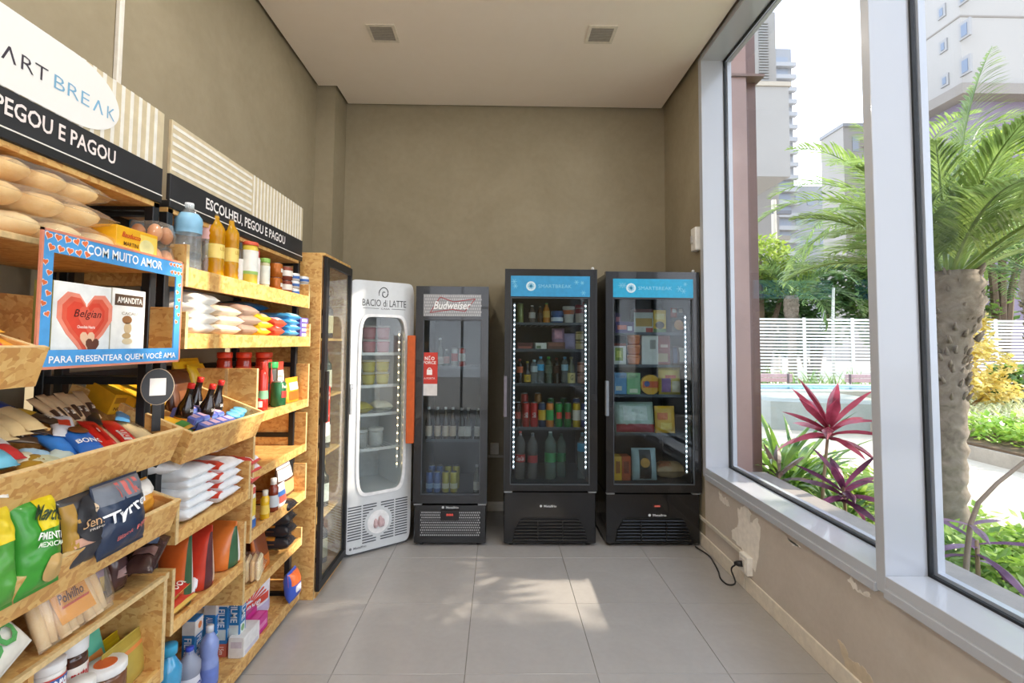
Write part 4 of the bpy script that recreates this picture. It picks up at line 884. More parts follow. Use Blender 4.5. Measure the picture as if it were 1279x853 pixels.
y_, w_, zt = bxs(357, 377, 471, -1.14)
pouch('snack_pouch', 'orange pouch with white flash at the right of the sauce box', (-1.15, y_-.01, Z), w_*.75, zt-Z, .05, 'e8a02c', RS, None, 'pouch', patches=((.5, .8, -40, 50, 'f2e8da'), (.1, .45, -50, 40, 'd86a2c')))
can('vegetable_can', 'small red and white can left of the green can', (-1.14, 2.385, Z), .026, .07, 'b83a30', 'e8e2d6', rot=RS)
# flour tray
Z = FLZ+.041
FZ = lambda px, py=620: at(px, py, x=-1.14).y
heap('sugar_sack', ['white and red sugar sack, %s of the left stack in the flour tray' % q for q in ('bottom', 'second', 'third', 'fourth', 'fifth')], FZ(240), .17, .27, .044, 'eef0f2', x=-1.10, z0=Z, group='white and red sugar sacks', cat='bag', patches=((.55, 1, .05, .95, 'd84a34'),))
heap('sugar_sack', ['white and red sugar sack, %s of the right stack in the flour tray' % q for q in ('bottom', 'second', 'third', 'fourth')], FZ(277), .16, .27, .046, 'f0f0f2', x=-1.10, z0=Z, group='white and red sugar sacks', cat='bag', patches=((-1, -.5, .05, .95, 'd84a34'), (.7, 1, .05, .95, 'd84a34')))
heap('sugar_sack', ['red and white sack, %s of the stack by the tray end board' % q for q in ('bottom', 'second', 'third')], FZ(307), .085, .27, .05, 'd8504a', x=-1.095, z0=Z, group='narrow red and white sacks', cat='bag', patches=((-.7, .7, .02, .15, 'f0eef0'),))
sack('flour_bag', 'large white and navy flour bag lying on top of the sacks', (-1.13, 1.825, Z+.19), .19, .26, .06, 'eef0f2', (0, -.1, RS+.3), cat='bag', patches=((-.5, .0, .1, .5, '2c3c6a'), (-1, 1, .7, .95, '2c3c6a')))
sack('snack_bag', 'orange white bag with yellow figure on the right stack', (-1.14, FZ(282), Z+.19), .17, .22, .04, 'e8dccb', RS+.1, cat='bag', patches=((-1, 1, .0, .16, 'd8683a'), (-.4, .4, .45, .7, 'e0b83a')))
carton('tea_box', 'white carton with a small figure at the back of the flour tray', (-1.34, FZ(246, 590)+.1, Z), .16, .1, .245, 'e2d6c6', RS, None, 'box', panels=(('t', .05, .95, .05, .95, 'c09a7a'), ('f', .6, .8, .5, .8, '6a5a4a')))
# box B
Z = .904
y_, w_, zt = bxs(321, 331, 528, -1.15)
pouch('cereal_bag', 'blue red and white bag standing in the empty box', (-1.17, 2.305, Z), .10, zt-Z, .06, '3a4a7a', RS+.5, None, 'bag', patches=((.1, .3, -70, 70, '7fb0d8'), (.35, .7, -60, 60, 'a84a3a'), (.75, .88, -80, 80, 'e0e4ea')))
# box C: mustard, ketchup, bag
Z = .642
y_, r_, zt = rd(319, 328, 606, -1.12)
carton('mustard_tube', 'white yellow and blue sauce sachet at the left of the condiment box', (-1.125, 2.285, Z), .06, .03, zt-Z+.02, 'ece8dc', RS, None, 'sachet', panels=(('f', 0, 1, 0, .22, '3a6ab0'), ('f', .1, .9, .3, .7, 'e6c64a'), ('f', .2, .8, .8, .95, 'cf5a4a')), b=.01)
rbottle('mustard_bottle', 'yellow mustard bottle in the condiment box', 326, 337, 612, -1.12, Z, cap='f0e8d8', body='e2b41c', kind='mayo', label='e8c85a', lz=(.2, .5), capw=.6)
rbottle('ketchup_bottle', 'brown red barbecue sauce bottle beside the mustard', 336, 348, 597, -1.13, Z, cap='f0f0ec', body='7a2f1e', kind='mayo', label='c8d0d8', lz=(.15, .5), capw=.6)
y_, w_, zt = bxs(346, 358, 604, -1.125)
pouch('sauce_pouch', 'white blue and red pouch in front of the silver bag', (-1.135, y_, Z), w_*.9, zt-Z, .05, 'e6eaf0', RS, None, 'pouch', patches=((.2, .5, -50, 50, 'cf6a5a'), (.5, .7, -60, 60, '4a7ac0')))
y_, w_, zt = bxs(349, 372, 573, -1.17)
pouch('cereal_bag', 'silver and brown bag with biscuit picture in the condiment box', (-1.19, y_-.02, Z), w_*.8, zt-Z, .08, '5a4034', RS, None, 'bag', patches=((.82, .98, -80, 80, 'e2e2e2'), (.1, .45, -60, 60, 'd9a878'), (.5, .8, -70, 70, 'c9c6c4')), metal=.2)
for k in range(2):
    carton('tea_box', ('brown carton behind the ketchup', 'second brown carton behind the mustard')[k], (-1.3, 2.42-.1*k, Z), .085, .08, .2-.02*k, 'b08258', RS, 'brown cartons', 'box', panels=(('f', .2, .8, .5, .8, 'd8b890'),))
# pet food tray
Z = .534
def pet(lab, px0, px1, pyt, c1, c2, c3, x=-1.15, **k):
    y_, w_, zt = bxs(px0, px1, pyt, x)
    return pouch('pet_food_bag', lab, (x-.03, y_, Z), .13, zt-Z, w_*.75, c1, -.12, 'pet food bags', 'bag', patches=((.02, .9, 62, 98, c2), (.08, .84, 98, 128, c3)), **k)
pet('dark grey pet food bag at the left of the pet food tray', 175, 200, 655, '4a4f58', '5f6670', '3a3e46', x=-1.27)
pet('red and dark pet food bag second from the left', 194, 218, 652, 'a8281f', '4a1a1c', '5a2a20', x=-1.25)
pet('orange green and white pet food bag in the left half', 218, 242, 655, 'd8662a', '3a5c3c', 'dcd8d0')
pet('red pet food bag in the middle of the tray', 244, 268, 655, 'd0402c', '5a2c30', 'e0c0a4')
pet('orange green and white pet food bag with long tip at the right', 272, 302, 650, 'dd7a34', '3c6444', 'e6e8ec')
lay_ = lambda name, lab, x, y, z, w, l, th, c, rz, **k: sack(name, lab, (x, y, z), w, l, th, c, RS+rz, **k)
lay_('noodle_pack', 'yellow and red noodle pack lying at the left of the pet food tray', -1.11, 1.80, Z+.06, .13, .14, .04, 'dfae52', .1, cat='pack', patches=((-1, 1, .0, .25, 'c83428'),), text=(('FOOD', 'b', 0, .12, .7, .14, 'f2ead8'),))
lay_('noodle_pack', 'lower noodle pack under the yellow and red one', -1.105, 1.81, Z, .14, .14, .055, 'e0b85a', .0, cat='pack', patches=((-1, 1, .05, .2, 'c8402c'),))
lay_('incense_box', 'dark striped packet lying across behind the noodles', -1.20, 1.88, Z, .2, .08, .05, '3b3540', .2, cat='packet', patches=((-.9, .9, .2, .5, 'e2dfd8'), (-.9, .9, .7, .95, 'd8b830')))
for k in range(2):
    t = thing('white_tube', ('white wrapped stick lying towards the tray lip', 'second white wrapped stick beside the first')[k], 'packet', (-1.12-.01*k, 1.93+.03*k, Z+.04), RS, 'white wrapped sticks')
    MB().tube([(-.06, -.0, .0), (.07, .07, .02)], .008, 8).build('wrapper', pm('eeeef0', .4), t, True); MB().tube([(.07, .07, .02), (.082, .0765, .0218)], [.008, .0095], 8).build('end_fold', pm('d8d8dc', .4), t, True)
# box D: loaf bags, coffee packs with black tops
Z = .379
t = thing('loaf_bag', 'clear bag of sliced bread with yellow closure', 'bread', (-1.19, 2.36, Z), RS+.3)
for k in range(7): B(-.05, .05, -.085+.024*k, -.064+.024*k, .006, .105, .012).build('bread_slice', BUN if k % 2 else BUN2, t)
P = Pillow(.125, .2, .125, 5, .06, 2).body('film_bag', FILM, t); P.location = (0, -.1, -.004)
MB().tube([(0, .09, .09), (0, .12, .14), (.0, .115, .17)], [.03, .008, .028], 10).build('closure', pm('d8d02a', .4), t, True)
for k in range(2):
    t = pouch('nut_pouch', ('orange pouch with dark picture leaning in the lowest box', 'second orange pouch behind the first')[k], (-1.16-.07*k, 2.49+.02*k, Z), .13, .21, .06, 'e07a2c', (-.15, 0, RS), 'orange pouches', 'pouch', patches=((.3, .8, -60, 40, '8a4a2a'), (.82, .98, -80, 80, 'e0c8b0')))
for k in range(4):
    sack('coffee_pack', 'orange coffee pack with black folded end, %s of four in the lowest box' % ('bottom', 'second', 'third', 'top')[k], (-1.075, 2.66, Z+.03+.062*k), .10, .21, .065, '2b2b2f', RS+.05*(-1)**k, 'coffee packs with black ends', 'pack', a=5, patches=((-1, 1, .38, .96, 'd98a34'), (-.6, .6, .5, .8, 'e8d8c8')), seed=k, rough=.25)
# bottom shelf
Z = .069
rbottle('softener_bottle', 'turquoise softener bottle with large blue cap on the bottom shelf', 196, 226, 805, -1.19, Z, cap='3fb0dc', body='4aa8d8', label='6fc4e6', kind='jug', capw=.62, lz=(.1, .5))
rbottle('detergent_bottle', 'clear bottle with blue cap and white oval label on the bottom shelf', 224, 250, 808, -1.20, Z, cap='3a4fc0', kind='jug', mat=clear('ccd2e4', .5, .05, name='plastic'), label='e6e6ee', lz=(.1, .55), capw=.36, text=(('YPÊ', 'ib', 0, .4, 1.3, .16, '2a3a90'),))
y_, r_, zt = rd(252, 273, 781, -1.19)
bottle('bleach_bottle', 'pale lavender blue detergent bottle with waisted shape', (-1.19, y_, Z), r_, zt-Z, '8fa2dc', 'e8ecf4', '6f86d0', 'jug', RS, None, lz=(.08, .35), capw=.4)
def film_box(lab, pxc, pyt, x, c='2f7cb8', word='FILME', wd=.055, d=.052, rz=0.):
    """pxc: photo column of the front left upright edge"""
    e = at(pxc, pyt, x=x); h_ = e.z-Z
    return carton('film_box', lab, (x-d/2, e.y+wd/2, Z), wd, d, h_, c, RS+rz, 'kitchen film boxes', 'box', panels=(('f', 0, 1, .76, .98, 'efe8e0'), ('f', .15, .85, .28, .42, 'dfe8e4'), ('f', 0, 1, .0, .2, 'cc6a58'), ('l', .0, 1, .78, .98, 'e8e2dc'), ('l', 0, 1, 0, .2, 'c86a58'), ('l', .1, .9, .26, .42, 'd8e2e0')),
        discs=(('f', .6, .88, .012, .014, 'e8823c'), ('f', .5, .35, .013, .015, '7aa86a')), text=(('f', word, 'b', .5, .6, h_*.28, .03, 'f2f4f6', -RS), ('f', '15m', 'b', .6, .1, h_*.12, .022, 'f4e8e4', -RS), ('l', word, 'b', .5, .6, h_*.28, .03, 'f2f4f6', -RS), ('l', '15m', 'b', .6, .1, h_*.12, .02, 'f4e8e4', -RS)))
film_box('blue kitchen film box leaning behind the clear detergent bottle', 244, 775, -1.24)
film_box('blue kitchen film box standing in the middle of the bottom shelf', 285, 740, -1.22)
film_box('blue kitchen film box nearest the front of the bottom shelf', 301, 730, -1.17)
film_box('bright blue foil box with white word beside the film boxes', 270, 752, -1.26, '2a84d0', 'ALUMINIO')
film_box('plain blue box behind the foil box on the bottom shelf', 256, 758, -1.32, '3a94d8', 'ALUMINIO')
pouch('laundry_bag', 'dark blue and purple bag at the back left of the bottom shelf', (-1.38, 1.84, Z), .16, .42, .09, '2c3560', RS, None, 'bag', patches=((.3, .6, -60, 60, '6a4a5a'),))
y_, w_, zt = bxs(304, 323, 785, -1.14)
carton('soap_box', 'small white carton at the front of the bottom shelf', (-1.17, y_, Z), w_, .07, zt-Z, 'eeecea', RS, None, 'box', panels=(('f', .1, .9, .1, .3, 'd8d4e0'), ('l', .15, .85, .5, .8, 'd9cfd8')))
for k in range(4):
    c = Vector((-1.175-.055*(k // 2), 2.40+.105*(k % 2), Z+.0))
    carton('tissue_box', 'magenta carton on the bottom shelf, '+('front left', 'front right', 'back left', 'back right')[k], c, .10, .052, .075+.02*(k//2), 'd23a94', RS, 'magenta cartons', 'box', panels=(('f', .1, .9, .3, .6, 'e98ac2'), ('t', .1, .9, .2, .8, 'e060ac'), ('l', .2, .8, .2, .6, 'e8b84a')))
t = thing('paper_pack', 'white toilet paper pack with red flower and white name', 'paper pack', (-1.29, 2.56, Z), RS-.25); t.scale = (1, 1, .63)
L = Loft([(0, .16, .06, 4), (.02, .165, .065, 4), (.30, .165, .065, 4), (.36, .14, .05, 3), (.40, .06, .02, 3), (.43, .05, .006, 3)], 28); L.body('wrapper', pm('eceaf0', .3, coat=.2), t)
for k in range(11):
    a_ = PI*k/10; m = MB(); m.add([L.fn(-.02+.035*math.cos(a_-.14), .175+.035*math.sin(a_-.14), .0012), L.fn(-.02+.035*math.cos(a_+.14), .175+.035*math.sin(a_+.14), .0012), L.fn(-.02+.125*math.cos(a_+.08), .175+.115*math.sin(a_+.08), .0012), L.fn(-.02+.135*math.cos(a_), .175+.125*math.sin(a_), .0012), L.fn(-.02+.125*math.cos(a_-.08), .175+.115*math.sin(a_-.08), .0012)], [(0, 4, 3, 2, 1)]); m.build('petal', pm('e8563c', .4), t)
L.patch('name_panel', pm('e0503c', .4), t, .13, .19, -60, 35, .0016)
lettering('Neve', 'ib', lambda u, v: L.fn(u, v, .004), .16, .06, pm('f6f2f2', .5, var=0), t, -.02, .165)
L.patch('printed_panel', pm('c9bede', .4), t, .03, .11, -70, 70, .001)
sack('wipes_pack', 'blue orange and white wipes pack at the right end of the bottom shelf', (-1.16, 2.80, Z), .11, .16, .075, '3a5ac0', (PI/2-.1, 0, RS), cat='pack', patches=((-1, 1, .55, .95, 'e2703a'), (-.6, .6, .3, .5, 'e8e8f0')))
# ------------------------------------------------------------------ glass fronted drinks cabinet
OSBV = OSB
cab = thing('display_cabinet', 'chipboard cabinet with black framed glass door at the end of the shelves', 'cabinet', (-1.32, 3.185, 0))
def cb(n, x0, x1, y0, y1, z0, z1, m, par=cab, b=.001): return B(x0+1.32, x1+1.32, y0-3.185, y1-3.185, z0, z1, b).build(n, m, par)
sp_ = cb('side_panel', -1.575, -1.062, 2.93, 2.948, 0, 2.012, OSB); cb('edge_strip', -1.062, -1.0605, 2.93, 2.948, 0, 2.012, OSB_EDGE, sp_)
cb('side_panel', -1.575, -1.062, 3.422, 3.44, 0, 2.012, OSB)
tp = cb('top_panel', -1.575, -1.045, 2.93, 3.44, 2.012, 2.028, OSB); cb('back_panel', -1.58, -1.57, 2.95, 3.42, .04, 2.0, OSB)
cb('plinth', -1.56, -1.055, 2.948, 3.422, 0, .042, OSB)
for z in (.40, .78, 1.14, 1.50): cb('shelf_board', -1.565, -1.08, 2.95, 3.42, z, z+.016, OSB)
dm = MB(); X0, X1, ya, yb, za, zb = .268, .29, -.252, .252, .045, 2.005
for a in ((ya, yb, za, za+.045), (ya, yb, zb-.05, zb), (ya, ya+.045, za+.045, zb-.05), (yb-.03, yb, za+.045, zb-.05)): dm.box(X0, X1, a[0], a[1], a[2], a[3], .001)
door = dm.build('door', BLACKM, cab)
B(.272, .276, ya+.04, yb-.026, za+.04, zb-.045).build('pane', clear('eef3f2', .02, .0, name='door_glass'), door)
B(.29, .31, ya+.004, ya+.03, 1.02, 1.32, .003).build('door_handle', paint('26282b', .3), door)
def notice(par, fn, w, h):
    m = MB(); m.add([fn(-w/2, 0), fn(w/2, 0), fn(w/2, h), fn(-w/2, h)], [(0, 1, 2, 3)]); s = m.build('notice_sticker', paint('c8372c', .5), par)
    m = MB(); m.add([fn(-w/2, 0, 1), fn(w/2, 0, 1), fn(w/2, h*.27, 1), fn(-w/2, h*.27, 1)], [(0, 1, 2, 3)]); m.build('notice_foot', paint('d8d6d4', .5), par)
    W_ = paint('f4ecea', .5, var=0)
    lettering('NÃO', 'x', lambda u, v: fn(u, v, 2), w*.62, h*.1, W_, par, 0, h*.87); lettering('FORCE', 'b', lambda u, v: fn(u, v, 2), w*.8, h*.07, W_, par, 0, h*.765)
    m = MB(); n = 10; R0, R1 = w*.13, w*.085
    m.add([fn(R0*math.cos(PI*k/n), h*.60+R0*math.sin(PI*k/n), 2) for k in range(n+1)]+[fn(R1*math.cos(PI*k/n), h*.60+R1*math.sin(PI*k/n), 2) for k in range(n+1)], [(k, k+1, n+2+k, n+1+k) for k in range(n)])
    m.add([fn(-w*.17, h*.48, 2), fn(w*.17, h*.48, 2), fn(w*.17, h*.60, 2), fn(-w*.17, h*.60, 2)], [(0, 1, 2, 3)]); m.build('padlock_mark', W_, par)
    lettering('A PORTA', 'n', lambda u, v: fn(u, v, 2), w*.7, h*.045, W_, par, 0, h*.40)
notice(door, lambda u, v, k=0: (.2765+.0004*k, -.155+u, .92+v), .10, .30)
rn = random.Random(3)
WINES = [('241a18', 'e9e6e0', '2a2a2a'), ('1d2a1e', 'e4dfce', '7a1f24'), ('2b1618', 'd8c9a8', '1a1a1a'), ('3a2a12', 'f0efe9', 'c9a24a')]
CABN = ('lowest', 'second', 'third', 'fourth', 'top')
for si, z in enumerate((.058, .417, .797, 1.157, 1.517)):
    for k in range(3):
        c = WINES[(si+k) % 4]; hh = .29 if si else .30
        if si == 4 and k == 0: c = ('d8d4cc', 'f2f1ec', 'f0ede4')
        bottle('wine_bottle', '%s wine bottle from the camera side on the %s cabinet shelf' % (('nearest', 'middle', 'farthest')[k], CABN[si]), (-1.15-.05*(k % 2), 3.02+.14*k, z), .038, hh, c[0], c[2], c[1], 'wine', RS-.5, 'bottles in the cabinet', lz=(.12, .52), capw=.36, mat=clear('e8ece6', .25, .05, name='plastic') if (si == 4 and k == 0) else None)

# ------------------------------------------------------------------ fridges
def sup(w, h, cx, cz, p, n=64):
    o = []
    for k in range(n):
        a = 2*PI*(k+.5)/n; c, s = math.cos(a), math.sin(a); o.append((cx+w/2*math.copysign(abs(c)**(2/p), c), cz+h/2*math.copysign(abs(s)**(2/p), s)))
    return o
def ring_plate(out, inn, y0, y1):
    n = len(out); m = MB(); vs = [(p[0], y, p[1]) for y in (y0, y1) for L in (out, inn) for p in L]
    fs = []
    for k in range(n):
        j = (k+1) % n
        fs += [(k, j, n+j, n+k), (2*n+j, 2*n+k, 3*n+k, 3*n+j), (j, k, 2*n+k, 2*n+j), (n+k, n+j, 3*n+j, 3*n+k)]
    return m.add(vs, fs)
def rect(x0, x1, z0, z1): return [(x0, z0), (x1, z0), (x1, z1), (x0, z1)]
def shell(m, w, d, z0, z1, t, yf):
    m.box(-w/2, -w/2+t, yf, d, z0, z1, .004); m.box(w/2-t, w/2, yf, d, z0, z1, .004)
    m.box(-w/2+t, w/2-t, d-t, d, z0, z1); m.box(-w/2+t, w/2-t, yf, d-t, z1-t, z1); m.box(-w/2+t, w/2-t, yf, d-t, z0, z0+t); return m
FGL = clear('dfe6e8', .0, .0, .9, name='fridge_glass')
LINER = paint('30343a', .5, var=.04)
LED = paint('f4f7ff', .4, var=0, emit=14)
LEDW = paint('ffd9a0', .4, var=0, emit=9)
def leds(par, x, y, z0, z1, n, m=LED, r=.0042):
    B(x-.006, x+.006, y-.001, y+.003, z0, z1).build('led_strip', paint('c9ccd2', .4), par)
    q = MB()
    for k in range(n): q.ball((x, y-.003, z0+(z1-z0)*(k+.5)/n), r, r, r, 6, 4)
    o = q.build('led_beads', m, par); o['kind'] = 'stuff'; return o
def wire_shelf(par, w, z, y0, y1, mat):
    m = MB()
    for k in range(12):
        x = -w/2+w*(k+.5)/12; m.box(x-.0015, x+.0015, y0, y1, z-.006, z-.002)
    m.box(-w/2, w/2, y0, y0+.006, z-.010, z-.001); m.box(-w/2, w/2, y1-.006, y1, z-.008, z-.002); m.box(-w/2, w/2, y0-.002, y0+.001, z-.010, z+.012)
    return m.build('wire_shelf', mat, par)
def wordmark(par, y, z, w, x=0., m=None):
    m = m or paint('d6d8da', .4, var=0)
    lettering('Metalfrio', 'b', lambda u, v: (u, y, v), w*.72, w*.13, m, par, x+w*.13, z)
    n = 6; MB().prism([(x-w*.4+w*.075*math.cos(2*PI*k/n+.5), z+w*.075*math.sin(2*PI*k/n+.5)) for k in range(n)], y-.0004, y+.001, 'y').build('maker_emblem', m, par)
def fridge(label, x0, x1, h, base_h, yf=3.655, ydeep=4.40, door_lo=None, glass=None, pan=None, shelves=(), pan_col='2a93c8'):
    w = x1-x0; cx = (x0+x1)/2; t = thing('display_fridge', label, 'fridge', (cx, yf, 0)); d = ydeep-yf
    shell(MB(), w-.012, d, base_h, h-.01, .045, .052).build('body', BLACK_GL, t)
    B(-w/2+.052, w/2-.052, d-.056, d-.047, base_h+.05, h-.06).build('liner', LINER, t)
    li = MB().box(-w/2+.0515, -w/2+.058, .06, d-.05, base_h+.045, h-.056).box(w/2-.058, w/2-.0515, .06, d-.05, base_h+.045, h-.056).box(-w/2+.058, w/2-.058, .06, d-.056, base_h+.0455, base_h+.05)
    li.build('side_liner', LINER, t)
    B(-w/2+.006, w/2-.006, .03, d, .02, base_h-.004, .006).build('base_housing', BLACK_GL, t)
    g = glass; lo = door_lo
    dr = ring_plate(rect(-w/2, w/2, lo, h), rect(g[0]-cx, g[1]-cx, g[2], g[3]), 0, .045).build('door', BLACK_GL, t)
    B(g[0]-cx, g[1]-cx, .018, .024, g[2], g[3]).build('pane', FGL, dr)
    e = .006; ring_plate(rect(g[0]-cx, g[1]-cx, g[2], g[3]), rect(g[0]-cx+e, g[1]-cx-e, g[2]+e, g[3]-e), .004, .018).build('pane_trim', paint('4a4f55', .4), dr)
    for s in (-1, 1):
        for yy in (.08, d-.06): MB().lathe([(.018, 0), (.018, .022)], 10, s*(w/2-.06), yy).build('foot', BLACKM, t)
        B(s*(w/2-.035)-.03, s*(w/2-.035)+.03, .01, .05, lo-.016, lo-.006, .002).build('hinge', paint('b9bcc0', .35, metal=.7), t)
    if pan:
        B(pan[0]-cx, pan[1]-cx, -.004, .002, pan[2], pan[3]).build('header_panel', paint(pan_col, .4), dr)
    for z in shelves: wire_shelf(t, w-.13, z, .14, d-.07, paint('55595f', .35, metal=.6))
    return t, dr, cx, w
def louvre_base(t, w, base_h, disp=False):
    z0, z1 = .035, .205; a = w*.40; poly = [(-a, z0), (a, z0), (a*.93, z0+.09), (a*.80, z1-.012), (a*.72, z1), (-a*.72, z1), (-a*.80, z1-.012), (-a*.93, z0+.09)]
    MB().prism(poly, .0245, .03, 'y').build('louvre_recess', paint('07080a', .6), t)
    for k in range(7):
        z = z0+.012+k*.023; q = a*(1-.012*k) if z < z0+.09 else a*(.93-.13*(z-z0-.09)/.07)
        B(-q*.98, q*.98, .012, .026, z, z+.009, .002).build('louvre_slat', BLACK_GL, t)
    for xx in (-a*.33, a*.33): B(xx-.004, xx+.004, .010, .0245, z0, z1-.01).build('louvre_bar', BLACK_GL, t)
def smart_panel(t, pan, cx, seedv, circ=.22):
    px0, px1, pz0, pz1 = pan; pw = px1-px0; zc = (pz0+pz1)/2; xc = px0+pw*circ+.02-cx
    n = 24; r_ = .036; wh = paint('cfe4ec', .45, var=0)
    MB().prism([(xc+r_*math.cos(2*PI*k/n), zc+r_*math.sin(2*PI*k/n)) for k in range(n)], -.0064, -.004, 'y').build('emblem_disc', wh, t)
    for k in range(6):
        a = PI*k/6; m = MB(); m.prism([(xc+.026*math.cos(a)+.0025*math.sin(a), zc+.026*math.sin(a)-.0025*math.cos(a)), (xc+.026*math.cos(a)-.0025*math.sin(a), zc+.026*math.sin(a)+.0025*math.cos(a)), (xc-.026*math.cos(a)-.0025*math.sin(a), zc-.026*math.sin(a)+.0025*math.cos(a)), (xc-.026*math.cos(a)+.0025*math.sin(a), zc-.026*math.sin(a)-.0025*math.cos(a))], -.0072, -.0063, 'y'); m.build('emblem_ray', paint('4aa6cc', .45, var=0), t)
    lettering('SMARTBREAK', 'l', lambda u, v: (u, -.0055, v), pw*.42, .026, paint('8fd0e8', .45, var=0), t, xc+.055+pw*.21, zc)
    rn_ = random.Random(seedv)
    for k in range(5):
        sx, sz, sr = px0-cx+pw*(.06 if k < 2 else .86)+rn_.uniform(-.02, .05), rn_.uniform(pz0+.03, pz1-.03), rn_.uniform(.014, .024)
        m = MB()
        for q in range(3):
            a = PI*q/3; m.prism([(sx+sr*math.cos(a)+.0018*math.sin(a), sz+sr*math.sin(a)-.0018*math.cos(a)), (sx+sr*math.cos(a)-.0018*math.sin(a), sz+sr*math.sin(a)+.0018*math.cos(a)), (sx-sr*math.cos(a)-.0018*math.sin(a), sz-sr*math.sin(a)+.0018*math.cos(a)), (sx-sr*math.cos(a)+.0018*math.sin(a), sz-sr*math.sin(a)-.0018*math.cos(a))], -.0052, -.004, 'y')
        m.build('snowflake', paint('7cc6e0', .45, var=0), t)
def inside(px, x=None, y=3.86): return at(px, 500, y=y).x
# drinks fridge
MP = (.089, .683, 1.845, 2.0)
MSH = (1.175, 1.44, 1.645, .84)
FR, FD, FX, FW = fridge('black drinks fridge with blue sign and rows of bottles and cans', .045, .738, 2.052, .40, door_lo=.41, glass=(.092, .682, .452, 1.838), pan=MP, shelves=MSH)
smart_panel(FD, MP, FX, 1); louvre_base(FR, FW, .4); wordmark(FR, .0285, .292, .13, -.015)
leds(FR, -FW/2+.075, .07, .55, 1.80, 34); leds(FR, FW/2-.075, .07, .55, 1.80, 34)
B(-FW/2-.004, -FW/2+.02, -.012, .02, .95, 1.25, .004).build('door_handle', paint('6a6670', .35), FD)
MB().ball((FW/2-.03, .02, 2.062), .012, .012, .012).build('corner_screw', paint('d8d8d8', .3), FR)
def F(kind, lab, px, z, rpx, hpx, body, cap='ffffff', label=None, yy=3.84, **k):
    x = inside(px, y=yy); r = rpx*yy/F_PX; h = hpx*yy/F_PX
    if kind == 'can': return can('drink_can', lab, (x, yy, z), r, h, body, label, rot=0, group='drinks in the fridge', **k)
    if kind == 'tub': return jar('dairy_tub', lab, (x, yy, z), r, h, body, cap, label, 0, 'drinks in the fridge', cat='tub', **k)
    return bottle('drink_bottle', lab, (x, yy, z), r, h, body, cap, label, kind, 0, 'drinks in the fridge', **k)
CL = clear('dfe8ea', .12, .05, name='plastic')
z = 1.647
F('can', 'tall olive green can on the top shelf of the drinks fridge', 649, z, 4.2, 26, '8a8f52')
F('milk', 'dark milk drink bottle with white cap on the top shelf', 664, z, 4, 23, '6a5a54', 'e2e2e2', 'cfc8c0')
F('milk', 'brown chocolate drink bottle on the top shelf', 674, z, 3.2, 22, '5a3a28', '8a8078', '4a2c20')
F('milk', 'orange juice bottle with green cap on the top shelf', 682, z, 4.3, 26, 'd98a2a', '6aa83a', 'e8b04a')
F('tub', 'dark blue rounded tub on the top shelf', 695.5, z, 7.5, 16, '24508c', '2c5c9c', 'c8d4e2', lidh=.35, lz=(.2, .5))
F('tub', 'white ice cream pot with orange band and lid on the top shelf', 710, z, 7.5, 22, 'd8d4cc', 'e4e0d8', 'c86a3a', taper=.72, lz=(.55, .78))
F('tub', 'red and white cup of strawberry yogurt on the top shelf', 724, z, 5.5, 24, 'c8beb4', '9a2a2e', '8e2a2c', lz=(.55, .8))
F('tub', 'red lidded cup behind the strawberry yogurt', 731, z, 3.5, 28, 'd8cfc4', 'b83430', None, yy=3.90)
z = 1.442
def card(lab, px0, px1, z, hpx, c, yy=3.84, d=.1, rot=0, **k):
    xa, xb = inside(px0, y=yy), inside(px1, y=yy); return carton(k.pop('name', 'food_box'), lab, ((xa+xb)/2, yy+d/2-.03, z), xb-xa, d, hpx*yy/F_PX, c, rot, k.pop('group', 'packed food in the fridge'), k.pop('cat', 'box'), **k)
card('dark red sandwich box on the second shelf', 645, 665, z, 9, '5a2422', d=.12, panels=(('f', .1, .9, .2, .5, 'a8584a'),))
card('white cream card box on the second shelf', 668, 682, z, 9, 'd8d8cc', panels=(('f', .1, .5, .2, .6, '6a7a5a'),))
card('brown chocolate box on the second shelf', 683, 705, z, 10, '6a4438', panels=(('f', .1, .9, .5, .9, '8a5a4a'),))
sack('snack_bag', 'pink and purple bag standing on the second shelf', (inside(697), 3.88, z), .10, .17, .05, '8a6a86', (PI/2-.1, 0, 0), cat='bag', patches=((-.6, .6, .5, .9, 'c08a9a'),))
sack('snack_bag', 'pale violet bag beside the pink bag on the second shelf', (inside(711), 3.88, z), .09, .13, .05, '9a92b8', (PI/2-.1, 0, .2), cat='bag')
for k in range(2): F('tub', ('lower', 'upper')[k]+' gold sauce cup at the right of the second shelf', 724, z+.075*k, 5, 11.5, '8a7a3a', 'a8985a', 'c8b880')
z = 1.177
F('pet', 'cola bottle with orange label on the third shelf', 649, z, 4.2, 31, '2a1814', '8a2a20', 'd8704a', lz=(.45, .7))
F('beer', 'dark soda bottle with yellow label on the third shelf', 658.5, z, 4.2, 28, '22201c', 'b8a23a', 'd0a93a', lz=(.1, .42), text=(('G', 'b', 0, .26, .7, .16, '2a2410'),))
F('pet', 'clear water bottle with pale cap on the third shelf', 667, z, 4.6, 30, 'ffffff', 'a8c8d8', 'b8c4c8', mat=CL, lz=(.5, .75))
F('pet', 'clear water bottle with blue label on the third shelf', 675, z, 4.6, 34, 'ffffff', '4aa4d8', '4aa8d8', mat=CL, lz=(.5, .72))
F('pet', 'dark green tea bottle on the third shelf', 685, z, 4.6, 34, '2f4432', '4aa84a', '5a6a5a', lz=(.4, .7))
F('pet', 'black soda bottle on the third shelf next to the tea', 695, z, 4.4, 32, '1c1816', '7a2420', '4a3028', lz=(.4, .7), yy=3.90)
F('pet', 'clear water bottle with blue cap right of the gap on the third shelf', 705.5, z, 4.4, 34, 'ffffff', '4a9ac8', '9ac0d4', mat=CL, lz=(.5, .72))
